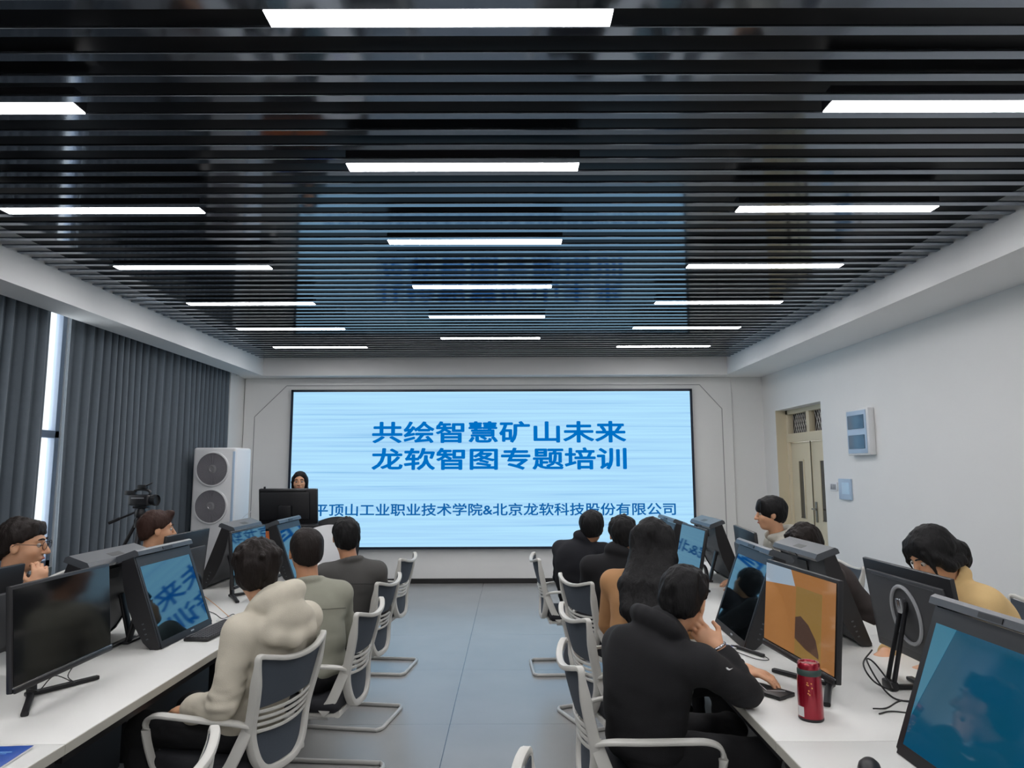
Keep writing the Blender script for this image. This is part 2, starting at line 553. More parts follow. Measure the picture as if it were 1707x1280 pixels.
hw_, hh_ = (LX1 - LX0) / 2, LZ1 - LZ0
MB().bx(-hw_, hw_, 0.0, YB - 0.035 - LYF, 0, hh_, 0.004).build('cabinet', mat('led_cabinet', lin(20, 28, 38), 0.5), led)
fr = MB()
fr.bx(-hw_, -hw_ + 0.035, -0.012, 0, 0, hh_).bx(hw_ - 0.035, hw_, -0.012, 0, 0, hh_).bx(-hw_, hw_, -0.012, 0, 0, 0.035).bx(-hw_, hw_, -0.012, 0, hh_ - 0.035, hh_)
fr.build('border_frame', mat('led_border', lin(22, 34, 52), 0.4), led, smooth=False)
MB().bx(-hw_ + 0.035, hw_ - 0.035, -0.006, -0.001, 0.035, hh_ - 0.035).build('display', led_material(), led, smooth=False)
def text(body, x0, x1, z0, z1, m, bold):
    cu = bpy.data.curves.new('lettering', 'FONT')
    cu.body = body
    cu.size = 1.0
    cu.extrude = 0.0
    cu.resolution_u = 3
    to = bpy.data.objects.new('lettering', cu)
    C.objects.link(to)
    bpy.context.view_layer.update()
    dg = bpy.context.evaluated_depsgraph_get()
    me = bpy.data.meshes.new_from_object(to.evaluated_get(dg))
    C.objects.unlink(to); bpy.data.objects.remove(to)
    co = np.zeros(len(me.vertices) * 3, dtype=np.float32)
    me.vertices.foreach_get('co', co)
    co = co.reshape(-1, 3)
    lo, hi = co.min(0), co.max(0)
    base = np.zeros_like(co)
    base[:, 0] = x0 + (co[:, 0] - lo[0]) / (hi[0] - lo[0]) * (x1 - x0)
    base[:, 2] = z0 + (co[:, 1] - lo[1]) / (hi[1] - lo[1]) * (z1 - z0)
    fs = [tuple(p.vertices) for p in me.polygons]
    V, F = [], []
    for i in range(8):                      # a heavier weight: the outline thickened all round
        a = 2 * PI * i / 8
        q = base + np.array((bold * math.cos(a), -0.0002 * i, bold * 0.8 * math.sin(a)))
        F += [tuple(v + len(V) for v in f) for f in fs]
        V += q.tolist()
    me = bpy.data.meshes.new('lettering')
    me.from_pydata(V, [], F)
    me.update()
    me.materials.clear(); me.materials.append(m)
    o = bpy.data.objects.new('lettering', me)
    C.objects.link(o)
    o.parent = led
    o.location = (0, -0.0075, 0)
    return o
lcx = (LX0 + LX1) / 2
M_txt = emat('led_blue_text', lin(0, 112, 196), LED)
M_txt2 = emat('led_blue_small_text', lin(16, 98, 168), LED)
text('共绘智慧矿山未来', -2.015 - lcx, 1.672 - lcx, 2.012 - LZ0, 2.312 - LZ0, M_txt, 0.011)
text('龙软智图专题培训', -2.015 - lcx, 1.672 - lcx, 1.622 - LZ0, 1.926 - LZ0, M_txt, 0.011)
text('平顶山工业职业技术学院&北京龙软科技股份有限公司', -2.84 - lcx, 2.37 - lcx, 0.962 - LZ0, 1.135 - LZ0, M_txt2, 0.004)

# ------------------------------------------------------------------ tables
def make_table(label, loc):
    """table module, 1.2 deep (x) by 1.45 long (y), origin on the floor at its middle"""
    t = thing('computer_table', label, 'table', loc, 0, 'white table modules')
    MB().box((0, 0, 0.737), (1.196, 1.448, 0.026), 0.003).build('table_top', M_table, t)
    for sx in (-1, 1):
        MB().box((sx * 0.5985, 0, 0.7315), (0.003, 1.448, 0.033), 0.001).build('edge_band', M_edge, t, smooth=False)
        MB().box((sx * 0.565, 0, 0.70), (0.03, 1.41, 0.04)).build('rail', M_steel_black, t, smooth=False)
    MB().box((0, 0, 0.40), (0.03, 1.41, 0.60), 0.003).box((0, 0, 0.69), (0.34, 1.41, 0.05), 0.004).build('centre_panel', M_dark, t)
    for sy in (-1, 1):
        for sx in (-1, 1):
            l = MB().box((sx * 0.50, sy * 0.685, 0.35), (0.05, 0.04, 0.69), 0.005)
            l.box((sx * 0.50, sy * 0.685, 0.012), (0.07, 0.06, 0.024), 0.005)
            l.build('leg', M_steel_black, t)
    return t
tb0 = None
where = ['nearest the camera', 'second from the camera', 'third from the camera', 'nearest the LED screen']
for side, cx, nm in (('left', -2.07, 'curtain side of the aisle'), ('right', 1.47, 'door side of the aisle')):
    for i in range(4):
        lab = 'white computer table module on the ' + nm + ', ' + where[i]
        loc = (cx, 1.675 + 1.45 * i, 0)
        if tb0 is None: tb0 = make_table(lab, loc)
        else: dup(tb0, loc, 0, lab)

# ------------------------------------------------------------------ office chairs
def make_chair(label):
    """cantilever mesh chair, sitter faces +y, origin on the floor"""
    t = thing('office_chair', label, 'chair', (0, 0, 0), 0, 'white mesh-back office chairs')
    half = [(0.0, -0.338, 0.872), (0.10, -0.332, 0.880), (0.185, -0.312, 0.900), (0.222, -0.292, 0.905), (0.222, -0.285, 0.86), (0.203, -0.262, 0.74), (0.188, -0.237, 0.63), (0.175, -0.232, 0.56), (0.145, -0.240, 0.48), (0.09, -0.246, 0.435), (0.0, -0.248, 0.425)]
    loop = half + [(-x, y, z) for x, y, z in half[-2:0:-1]]
    path = crom(loop, 5, True)
    MB().sweep(path, rsec(0.032, 0.044, 0.3), closed=True, up=(0, 1, 0), scale=[0.62 if p.z > 0.87 else (0.62 + 0.38 * (0.87 - p.z) / 0.07 if p.z > 0.80 else 1.0) for p in path]).build('back_frame', M_chair_white, t)
    def edge(z):                                  # frame half width and depth at height z
        best = None
        for i in range(4, len(half) - 1):
            a, b = half[i], half[i + 1]
            if b[2] <= z <= a[2]:
                k = (z - b[2]) / (a[2] - b[2])
                best = (b[0] + (a[0] - b[0]) * k, b[1] + (a[1] - b[1]) * k)
        return best or (half[4][0], half[4][1])
    def panel(z0, z1, n, inset=0.006):
        rows = []
        for i in range(n + 1):
            z = z0 + (z1 - z0) * i / n
            w_, y_ = edge(z)
            rows.append([(-(w_ - inset) + 2 * (w_ - inset) * j / 12, y_ - 0.040 * (1 - (2 * j / 12 - 1) ** 2) * min(1, (z - 0.3) / 0.5), z + 0.022 * ((2 * j / 12 - 1) ** 2) * (1 if i == n and z1 > 0.8 else 0)) for j in range(13)])
        return rows
    MB().grid(panel(0.694, 0.872, 8), 0.004).build('mesh_backrest', M_chair_mesh, t)
    MB().grid(panel(0.445, 0.585, 6), 0.004).build('lumbar_mesh', M_chair_mesh, t)
    for i in range(4):
        z = 0.604 + 0.0265 * i
        w_, y_ = edge(z)
        pts = [(-w_ + 2 * w_ * j / 10, y_ - 0.034 * (1 - (2 * j / 10 - 1) ** 2), z - 0.012 * (1 - (2 * j / 10 - 1) ** 2)) for j in range(11)]
        MB().sweep(pts, rsec(0.009, 0.0135, 0.4)).build('back_slat', M_chair_white, t)
    for s in (-1, 1):
        pts = [(s * 0.186, -0.236, 0.628), (s * 0.225, -0.18, 0.648), (s * 0.252, -0.07, 0.655), (s * 0.258, 0.08, 0.656), (s * 0.258, 0.17, 0.652), (s * 0.255, 0.218, 0.625), (s * 0.248, 0.222, 0.56), (s * 0.236, 0.20, 0.47), (s * 0.228, 0.18, 0.43)]
        MB().sweep(crom(pts, 5), rsec(0.036, 0.016, 0.4), up=(s * 0.15, 0, 1)).build('armrest', M_chair_white, t)
        pl = MB().sweep(crom([(s * 0.188, -0.236, 0.64), (s * 0.205, -0.205, 0.56), (s * 0.222, -0.165, 0.47), (s * 0.226, -0.12, 0.425)], 4), rsec(0.014, 0.05, 0.3), up=(0, 1, 0.6))
        pl.build('side_bracket', M_chair_white, t)
    st = MB().box((0, 0.02, 0.452), (0.47, 0.46, 0.06), 0.028, seg=4)
    st.build('seat', M_chair_seat, t)
    MB().box((0, 0.02, 0.412), (0.44, 0.42, 0.022), 0.008).sweep([(-0.215, -0.2, 0.415), (0.215, -0.2, 0.415)], rsec(0.03, 0.03)).build('seat_pan', M_chair_white, t)
    b = [(-0.20, -0.15, 0.398), (-0.215, 0.10, 0.398), (-0.222, 0.20, 0.385), (-0.226, 0.238, 0.335), (-0.228, 0.245, 0.08), (-0.228, 0.222, 0.025), (-0.228, 0.17, 0.013), (-0.228, -0.26, 0.013), (-0.222, -0.312, 0.013), (-0.185, -0.335, 0.013)]
    full = crom(b, 4) + [Vector((-v.x, v.y, v.z)) for v in reversed(crom(b, 4))]
    MB().tube(full, 0.0125, seg=10).build('cantilever_base', M_chair_tube, t)
    return t
CH = make_chair('placeholder')
first_chair = [True]
def chair(x, y, heading, label):
    rz = R(heading - 90)
    if first_chair[0]:
        first_chair[0] = False
        CH.location = (x, y, 0); CH.rotation_euler = (0, 0, rz); CH['label'] = label
        return CH
    return dup(CH, (x, y, 0), rz, label)
chair(-1.15, 1.87, 180, 'white framed office chair at bottom edge left of the aisle, only its top rail showing')
chair(-1.205, 3.14, 162, 'white framed office chair holding the person in the cream hoodie')
chair(-1.06, 3.88, 175, 'white framed office chair holding the person in the sage green jacket')
chair(-1.12, 4.84, 171, 'white framed office chair holding the person in the dark grey shirt')
chair(-1.167, 6.0, 173, 'empty white framed office chair at far end of the left row, nearest the LED screen')
chair(0.34, 1.72, 2, 'white framed office chair at bottom edge right of the aisle, only a corner showing')
chair(0.535, 2.90, 3, 'white framed office chair holding the person in the black hoodie with hand on cheek')
chair(0.613, 3.755, 12, 'white framed office chair holding the long haired person in the tan coat')
chair(0.70, 4.875, 22.8, 'white framed office chair turned towards the screen behind the tan coat chair')
chair(0.505, 5.95, 3, 'white framed office chair nearest the LED screen, right of the aisle')
chair(2.59, 3.87, 180, 'empty white framed office chair by the right wall at photo edge')
chair(2.45, 4.72, 180, 'white framed office chair of the person hidden behind the stereo display')
chair(2.30, 5.42, 180, 'white framed office chair of the person in the light grey hoodie')
chair(2.40, 3.22, 180, 'white framed office chair of the bowed person in the yellow top')
chair(-2.95, 3.56, 0, 'white framed office chair of the person with glasses by the curtains')
chair(-2.95, 4.95, 0, 'white framed office chair of the person with brown swept hair')

# ------------------------------------------------------------------ stereo displays (thick leaning units with a sensor bar on top)
def make_stereo(label, glass=M_glass_black, desktop=False):
    """screen faces +x, origin on the table under the front edge; leans back 19 degrees"""
    t = thing('stereo_display', label, 'display', (0, 0, 0), 0, 'thick leaning stereo displays')
    A = R(20)
    def L(u, v):                  # u = depth out of the screen face (back negative), v = along the face from its bottom
        return (u * math.cos(A) - v * math.sin(A), u * math.sin(A) + v * math.cos(A))
    prof = [(0.0, 0.012), (0.0, 0.475), (-0.050, 0.475), (-0.066, 0.42), (-0.080, 0.34), (-0.086, 0.25), (-0.082, 0.16), (-0.068, 0.08), (-0.045, 0.03), (-0.02, 0.012)]
    MB().prism([L(u, v) for u, v in prof], -0.28, 0.28, 'y').build('housing', M_plastic_char, t, angle=25)
    for s in (-1, 1):
        sp = [(0.004, 0.014), (0.004, 0.48), (-0.058, 0.48), (-0.074, 0.42), (-0.088, 0.34), (-0.094, 0.25), (-0.088, 0.15), (-0.070, 0.06), (-0.045, 0.015), (-0.022, 0.0068), (-0.004, 0.0055)]
        MB().prism([L(u, v) for u, v in sp], s * 0.28, s * 0.292, 'y').build('side_cheek', M_plastic_black, t, angle=30)
    gx = MB()
    rows = [[(L(0.0015, v)[0], y, L(0.0015, v)[1]) for y in (-0.262, 0.262)] for v in (0.035, 0.425)]
    MB().grid(rows, -0.003).build('screen_glass', glass, t, smooth=False)
    bz = MB()
    for v0, v1, y0, y1 in ((0.0, 0.035, -0.28, 0.28), (0.425, 0.475, -0.28, 0.28), (0.035, 0.425, -0.28, -0.262), (0.035, 0.425, 0.262, 0.28)):
        bz.prism([L(u, v) for u, v in ((0.0, v0), (0.006, v0), (0.006, v1), (0.0, v1))], y0, y1, 'y')
    bz.build('bezel', M_plastic_black, t, smooth=False)
    cp = MB().prism([L(u, v) for u, v in ((0.03, 0.478), (0.03, 0.50), (0.018, 0.512), (-0.08, 0.512), (-0.10, 0.495), (-0.095, 0.478))], -0.288, 0.288, 'y')
    cap = cp.build('sensor_bar', M_plastic_cap, t, angle=25)
    MB().prism([L(u, v) for u, v in ((-0.096, 0.481), (-0.1, 0.481), (-0.103, 0.495), (-0.099, 0.497))], -0.05, 0.05, 'y').build('sensor_window', M_plastic_black, cap, smooth=False)
    MB().prism([L(u, v) for u, v in ((0.03, 0.482), (0.033, 0.482), (0.033, 0.497), (0.03, 0.497))], -0.05, 0.05, 'y').build('sensor_window', M_plastic_black, cap, smooth=False)
    MB().prism([L(u, v) for u, v in ((-0.066, 0.5125), (-0.030, 0.5125), (-0.030, 0.5105), (-0.066, 0.5105))], -0.055, 0.055, 'y').build('cap_slot', M_plastic_black, cap, smooth=False)
    MB().prism([L(u, v) for u, v in ((-0.060, 0.44), (-0.068, 0.44), (-0.080, 0.39), (-0.072, 0.39))], -0.06, 0.06, 'y').build('rear_handle_slot', M_plastic_black, t, smooth=False)
    lg = MB()
    for s in (-1, 1):
        p0, p1 = L(-0.086, 0.28), (-0.235, 0.010)
        lg.sweep([(p0[0], s * 0.16, p0[1]), (p1[0], s * 0.16, p1[1])], rsec(0.05, 0.016, 0.3), up=(1, 0, 0.5))
    lg.box((-0.235, 0, 0.007), (0.035, 0.38, 0.014), 0.004)
    lg.build('rear_stand', M_plastic_black, t)
    for i in range(4):
        q = L(-0.045, 0.07 + 0.026 * i)
        for s in (-1, 1):
            MB().box((q[0], s * 0.2925, q[1]), (0.010, 0.003, 0.006), rot=(0, -A, 0)).build('port', M_plastic_cap, t, smooth=False)
    q = L(0.0065, 0.018)
    MB().box((q[0], 0.05, q[1]), (0.001, 0.035, 0.008), rot=(0, -A, 0)).build('maker_mark', mat('pale_mark', lin(170, 176, 182), 0.4), t, smooth=False)
    return t
st0 = make_stereo('black stereo display reflecting title characters in front of the cream hoodie person')
st0.location = (-1.75, 3.87, 0.7505)
st0.rotation_euler = (0, 0, R(-1))
dup(st0, (-1.71, 5.88, 0.7505), 0, 'black stereo display with blue reflections beside the sage jacket person, nearest the lectern', 'thick leaning stereo displays')
dup(st0, (-2.26, 3.64, 0.7505), PI, 'stereo display seen from behind, grey sensor bar, right of the person with glasses')
dup(st0, (-2.35, 5.60, 0.7505), PI, 'stereo display seen from behind in front of the tower air conditioner')
dup(st0, (1.165, 3.83, 0.7505), R(178), 'stereo display reflecting blue characters and dark silhouettes, right of the hand-on-cheek person')
dup(st0, (1.15, 5.86, 0.7505), PI, 'stereo display at far right of LED screen, top corner showing above the long haired person')
dup(st0, (1.81, 3.88, 0.7505), 0, 'stereo display seen from behind with curved black side, hiding the person with brown-black hair')
dup(st0, (1.80, 5.74, 0.7505), 0, 'stereo display seen from behind against the right end of the LED screen')
big = make_stereo('large near stereo display showing a teal desktop, cut off at bottom right')
big.location = (1.22, 2.02, 0.7505)
big.rotation_euler = (0, 0, PI)
for c in kids(big):
    if c.name.startswith('screen_glass'):
        c.data.materials[0] = mat('teal_glass', lin(0, 20, 30), 0.05, ior=1.9)
A19 = R(20)
def big_face(poly, m, u, name):
    vs = [(u * math.cos(A19) - v * math.sin(A19), y, u * math.sin(A19) + v * math.cos(A19)) for y, v in poly]
    return MB()._add(vs, [tuple(range(len(vs)))]).build(name, m, big, smooth=False)
def screen_mat(name, c0, c1, strength, scale=3.0):
    m = bpy.data.materials.new(name)
    m.use_nodes = True
    nt = m.node_tree
    b = nt.nodes['Principled BSDF']
    b.inputs['Base Color'].default_value = (0.004, 0.005, 0.006, 1)
    b.inputs['Roughness'].default_value = 0.06
    b.inputs['IOR'].default_value = 1.9
    tc = nt.nodes.new('ShaderNodeTexCoord')
    n = nt.nodes.new('ShaderNodeTexNoise'); n.inputs['Scale'].default_value = scale; n.inputs['Detail'].default_value = 2
    nt.links.new(tc.outputs['Object'], n.inputs['Vector'])
    mx = nt.nodes.new('ShaderNodeMix'); mx.data_type = 'RGBA'
    mx.inputs[6].default_value = c0; mx.inputs[7].default_value = c1
    nt.links.new(n.outputs['Fac'], mx.inputs[0])
    nt.links.new(mx.outputs[2], b.inputs['Emission Color'])
    b.inputs['Emission Strength'].default_value = strength
    return m
big_face([(-0.262, 0.035), (0.262, 0.035), (0.262, 0.425), (-0.262, 0.425)], screen_mat('teal_desktop', lin(0, 70, 84), lin(0, 72, 112), 0.9), 0.0052, 'display_picture')
big_face([(-0.262, 0.12), (-0.262, 0.425), (-0.16, 0.425)], screen_mat('teal_reflection', lin(40, 116, 140), lin(70, 140, 172), 0.7), 0.0058, 'reflection_wedge')  # lighter wedge at the left edge: a reflection painted in emissive colour

# ------------------------------------------------------------------ ordinary monitors
def make_monitor(label, lean=5):
    """screen faces +x, origin on the table under the stand"""
    t = thing('monitor', label, 'monitor', (0, 0, 0), 0, 'flat monitors')
    A = R(lean)
    T = Matrix.Translation((0.075, 0, 0.28)) @ Matrix.Rotation(-A, 4, 'Y')
    MB().box((-0.012, 0, 0.01), (0.022, 0.615, 0.375), 0.004, M=T).build('panel', M_plastic_black, t)
    MB().box((-0.035, 0, -0.03), (0.03, 0.46, 0.24), 0.012, M=T).build('rear_housing', M_plastic_char, t)
    MB().box((0.0, 0, 0.016), (0.002, 0.599, 0.338), M=T).build('screen', M_glass_off, t, smooth=False)
    MB().box((0.0015, 0, -0.158), (0.003, 0.615, 0.006), 0.001, M=T).build('chin_strip', M_chrome, t)
    MB().box((0.0035, 0, -0.17), (0.010, 0.605, 0.018), 0.003, M=T).build('chin', M_plastic_black, t)
    MB().sweep(crom([(0.025, 0, 0.20), (-0.03, 0, 0.19), (-0.05, 0, 0.12), (-0.045, 0, 0.012)], 5), rsec(0.045, 0.02), up=(1, 0, 0)).build('stand_neck', M_steel_black, t)
    for s in (-1, 1):
        MB().sweep(crom([(-0.06, 0, 0.012), (-0.02, s * 0.045, 0.012), (0.085, s * 0.225, 0.009)], 5), rsec(0.026, 0.016, 0.3)).build('stand_leg', M_steel_black, t)
    return t
m0 = make_monitor('switched-off dark monitor reflecting a head silhouette, nearest the blue booklet')
m0.location = (-1.865, 2.875, 0.7505)
lgm = dup(m0, (-1.92, 5.00, 0.7505), R(-1), 'monitor with pale blue reflection mostly hidden behind the cream hoodie person')
for c_ in kids(lgm):
    if c_.name.startswith('screen'):
        c_.data = c_.data.copy(); c_.data.materials[0] = M_glass_black
dup(m0, (-2.16, 2.89, 0.7505), PI, 'monitor seen from behind at left photo edge below the person with glasses')
dup(m0, (-2.12, 4.72, 0.7505), PI, 'monitor seen from behind next to the brown swept hair person')
rd = make_monitor('monitor reflecting pale blue LED screen, right of the long haired person', 11)
rd.location = (1.36, 5.10, 0.7505)
rd.rotation_euler = (0, 0, R(181))
for c_ in kids(rd):
    if c_.name.startswith('screen'): c_.data.materials[0] = M_glass_black
dup(m0, (1.56, 4.84, 0.7505), R(-6), 'dark monitor seen from behind in front of the light grey hoodie person')
orange = make_monitor('monitor showing a flat orange picture behind the red thermos')
orange.location = (1.255, 2.95, 0.7505)
orange.rotation_euler = (0, 0, PI + R(4))
T5 = Matrix.Translation((0.075, 0, 0.28)) @ Matrix.Rotation(-R(5), 4, 'Y')
def orange_face(poly, m, u, name):
    return MB()._add([(u, y, z) for y, z in poly], [tuple(range(len(poly)))], T5).build(name, m, orange, smooth=False)
# seen from the aisle the picture's left is -y here (the monitor is turned round)
orange_face([(-0.298, -0.15), (0.298, -0.15), (0.298, 0.184), (-0.298, 0.184)], screen_mat('orange_picture', lin(170, 116, 66), lin(156, 108, 64), 0.74), 0.0016, 'picture')
orange_face([(-0.298, 0.10), (-0.02, 0.122), (-0.06, 0.184), (-0.298, 0.184)], screen_mat('orange_reflection', lin(150, 180, 205), lin(180, 178, 178), 0.75), 0.0021, 'picture_reflection')  # LED wall's reflection at the top left, painted as a glowing patch
orange_face([(-0.01, -0.15), (0.20, -0.15), (0.20, 0.125), (-0.01, 0.125)], screen_mat('orange_olive', lin(136, 108, 62), lin(142, 112, 60), 0.8), 0.0021, 'picture_block')
orange_face([(-0.01, -0.085), (-0.01, 0.0), (0.035, 0.012), (0.10, -0.01), (0.16, -0.055), (0.185, -0.105), (0.185, -0.12), (0.08, -0.108)], screen_mat('orange_brown', lin(84, 62, 48), lin(72, 56, 52), 0.8), 0.0026, 'picture_shape')

# monitor on an easel stand with a ring, seen from behind
e = thing('monitor', 'monitor seen from behind with a pale ring and two-bar easel stand, before the yellow top', 'monitor', (1.655, 2.93, 0.7505), 0, 'flat monitors')
T = Matrix.Translation((0.0, 0, 0.275)) @ Matrix.Rotation(-R(8), 4, 'Y')
MB().box((0.0, 0, 0.02), (0.02, 0.64, 0.385), 0.005, M=T).build('panel', M_plastic_black, e)
MB().box((-0.016, 0, 0.02), (0.018, 0.56, 0.30), 0.008, M=T).build('rear_housing', M_plastic_char, e)
MB().box((-0.024, 0, 0.155), (0.006, 0.46, 0.004), M=T).build('rear_ridge', M_plastic_cap, e, smooth=False)
rg = [T @ Vector((-0.028, 0.10 * math.cos(a), 0.02 + 0.115 * math.sin(a))) for a in [2 * PI * i / 40 for i in range(40)]]
MB().tube(rg, 0.008, closed=True, seg=8, up=(1, 0, 0.1)).build('rear_ring', mat('ring_grey', lin(158, 160, 163), 0.4), e)
MB().box((-0.04, 0, 0.06), (0.03, 0.035, 0.06), 0.006, M=T).build('hinge', M_chrome, e)
bars = MB()
for y in (-0.024, 0.024):
    bars.sweep([(-0.035, y * 0.7, 0.345), (-0.115, y, 0.015)], rsec(0.016, 0.016))
bars.build('stand_bars', M_steel_black, e)
MB().box((-0.115, 0, 0.018), (0.035, 0.075, 0.036), 0.008).box((-0.05, 0.0, 0.009), (0.15, 0.03, 0.016), 0.005).box((0.03, 0.0, 0.009), (0.03, 0.24, 0.016), 0.005).build('stand_foot', M_steel_black, e)

# ------------------------------------------------------------------ things on the tables
k = thing('keyboard', 'black keyboard on table between stereo display and the cream hoodie person', 'keyboard', (-1.635, 3.96, 0.751), R(-4))
MB().box((0, 0, 0.008), (0.135, 0.44, 0.016), 0.005).build('keyboard_body', M_plastic_black, k)
ks = MB()
for i in range(6):
    for j in range(21):
        ks.box((-0.054 + 0.0215 * i, -0.205 + 0.0205 * j, 0.019), (0.017, 0.0165, 0.007), 0.002, seg=1)
ks.build('keys', mat('key_plastic', lin(46, 46, 50), 0.5), k)

b = thing('thermos_bottle', 'red metal thermos bottle standing on right table', 'bottle', (1.075, 2.60, 0.7503))
red = mat('thermos_red', lin(150, 16, 40), 0.22, metal=0.55, coat=0.6, noise=0.08, nscale=3)
MB().lathe([(0.0, 0.0), (0.039, 0.0), (0.041, 0.004), (0.041, 0.012)], 40).build('bottom_ring', M_steel_black, b)
MB().lathe([(0.0405, 0.012), (0.0405, 0.03), (0.040, 0.12), (0.0385, 0.17), (0.036, 0.184)], 40).build('bottle_body', red, b)
MB().lathe([(0.0, 0.184), (0.0375, 0.184), (0.0385, 0.188), (0.0385, 0.205), (0.036, 0.209)], 40).build('neck_band', mat('neck_band', lin(46, 66, 62), 0.5), b)
MB().lathe([(0.0, 0.209), (0.0355, 0.209), (0.0365, 0.216), (0.036, 0.232), (0.033, 0.236), (0.029, 0.236), (0.027, 0.231), (0.0, 0.231)], 40).build('lid', red, b)
lb = MB()
rows = [[(0.0412 * math.cos(R(a)), 0.0412 * math.sin(R(a)), z) for a in range(176, 221, 5)] for z in (0.018, 0.058)]
lb.grid(rows, 0.0004).build('paper_label', mat('label_paper', lin(205, 205, 205), 0.7), b)
gd = MB()
for a, z in ((238, 0.160), (241, 0.150), (236, 0.152), (243, 0.128), (240, 0.117), (246, 0.112), (255, 0.158), (258, 0.140)):
    gd.box((0.0408 * math.cos(R(a)), 0.0408 * math.sin(R(a)), z), (0.0012, 0.004, 0.005), rot=(0.4, 0, R(a)))
gd.build('gold_print', mat('gold_print', lin(214, 150, 84), 0.4), b, smooth=False)

b.scale = (1.06, 1.06, 0.84)
f = thing('booklet', 'blue booklet lying at the left table corner, bottom left', 'booklet', (-1.68, 2.255, 0.7505), R(4))
MB().box((0, 0, 0.004), (0.27, 0.20, 0.007), 0.001).build('pages', M_white, f)
MB().box((0, 0, 0.0082), (0.272, 0.202, 0.0014), 0.0005).build('cover', mat('booklet_blue', lin(0, 68, 158), 0.35, noise=0.08, nscale=7), f)
MB().box((0.07, 0.05, 0.0091), (0.06, 0.006, 0.0004)).box((0.07, 0.038, 0.0091), (0.04, 0.004, 0.0004)).build('cover_print', mat('booklet_print', lin(120, 170, 220), 0.4), f, smooth=False)
f = thing('booklet', 'small blue booklet mostly hidden behind the dark switched-off monitor at left edge', 'booklet', (-2.0, 2.48, 0.7505), R(15))
MB().box((0, 0, 0.009), (0.21, 0.29, 0.018), 0.001).build('pages', M_white, f)
MB().box((0, 0, 0.0185), (0.212, 0.292, 0.0014), 0.0005).build('cover', mat('booklet_blue', lin(0, 68, 158), 0.35), f)
f = thing('papers', 'printed sheets with purple lines on table in front of the dark grey shirt person', 'papers', (-1.66, 6.30, 0.7505), R(-14))
MB().box((0, 0, 0.003), (0.21, 0.297, 0.005), 0.001).build('sheets', M_white, f)
pl = MB()
for i in range(7): pl.box((0.0, -0.115 + 0.034 * i, 0.0057), (0.17, 0.014, 0.0004))
pl.build('print', mat('purple_print', lin(86, 84, 150), 0.5), f, smooth=False)
f = thing('computer_mouse', 'black mouse on the papers at the far end of the left table', 'mouse', (-1.58, 6.62, 0.751), R(20))
MB().lathe([(0.0, 0.03), (0.018, 0.028), (0.03, 0.018), (0.034, 0.006), (0.032, 0.0), (0.0, 0.0)], 24, M=Matrix.Diagonal((1.6, 0.95, 1.1, 1))).build('mouse_body', M_plastic_black, f)
f = thing('computer_mouse', 'black mouse at bottom edge beside the large teal display', 'mouse', (1.062, 2.17, 0.751), R(60))
MB().lathe([(0.0, 0.03), (0.018, 0.028), (0.03, 0.018), (0.034, 0.006), (0.032, 0.0), (0.0, 0.0)], 24, M=Matrix.Diagonal((1.6, 0.95, 1.1, 1))).build('mouse_body', M_plastic_black, f)
f = thing('keyboard', 'black slab keyboard end beside the elbow of the hand-on-cheek person', 'keyboard', (1.02, 2.90, 0.751), R(35))
MB().box((0, 0, 0.007), (0.10, 0.20, 0.014), 0.003).build('keyboard_body', M_plastic_black, f)
MB().sweep([(0.03, -0.07, 0.0145), (-0.02, -0.02, 0.0145), (0.03, 0.05, 0.0145)], rsec(0.003, 0.001)).build('white_line', M_white, f)
f = thing('stylus_pen', 'black stylus pen lying on table left of the orange monitor', 'pen', (1.15, 3.50, 0.758), R(25))
MB().tube([(0, -0.11, 0.002), (0, 0.07, 0.002), (0, 0.11, 0.0)], 0.0085, scale=[1, 1, 0.3]).build('pen_barrel', M_plastic_black, f)
MB().tube(crom([(0, -0.11, 0.002), (-0.02, -0.16, -0.003), (-0.06, -0.12, -0.004), (-0.05, 0.04, -0.004)], 5), 0.002, seg=6).build('pen_cord', M_rubber, f)
tbk = mat('tablet_blue', lin(150, 190, 214), 0.2)
f = thing('folded_card', 'pale blue folded card on table under the right stereo display front', 'card', (1.05, 3.62, 0.7505), R(22))
MB().box((0, 0, 0.004), (0.10, 0.17, 0.007), 0.002).build('card_body', M_white, f)
MB().box((0, 0, 0.008), (0.07, 0.13, 0.001)).build('card_face', mat('card_blue', lin(60, 84, 160), 0.3), f, smooth=False)

def cable(label, pts, r=0.0028, m=None, z=0.7535, cat='cable'):
    P = [(p[0], p[1], p[2] if len(p) > 2 else z) for p in pts]
    o = MB().tube(crom(P, 6), r, seg=6).build('cable', m or M_rubber)
    return tag(o, label, cat)
cable('black cable looped on table behind the orange monitor', [(1.33, 2.66, 0.765), (1.40, 2.70), (1.50, 2.78), (1.56, 2.74), (1.555, 2.66), (1.48, 2.64), (1.40, 2.665), (1.34, 2.64)])
cable('black cables tangled around the easel stand foot', [(1.56, 3.10, 0.86), (1.47, 3.00, 0.83), (1.475, 2.93, 0.78), (1.50, 2.84, 0.78), (1.50, 2.96, 0.84), (1.46, 2.95, 0.86), (1.46, 2.87, 0.80), (1.48, 2.80, 0.758), (1.54, 2.76)], 0.0035)
cable('black cables hanging below the switched-off left monitor', [(-1.84, 3.06, 0.85), (-1.86, 3.02, 0.79), (-1.80, 2.97, 0.775), (-1.845, 2.91, 0.82), (-1.86, 2.85, 0.785), (-1.85, 2.80, 0.80), (-1.86, 2.70, 0.84)], 0.0022)
cable('orange wire in the cable bunch behind the left keyboard', [(-1.83, 4.22, 0.90), (-1.76, 4.24, 0.84), (-1.70, 4.29, 0.765), (-1.66, 4.28), (-1.62, 4.35)], 0.0022, mat('wire_orange', lin(190, 140, 96), 0.5))
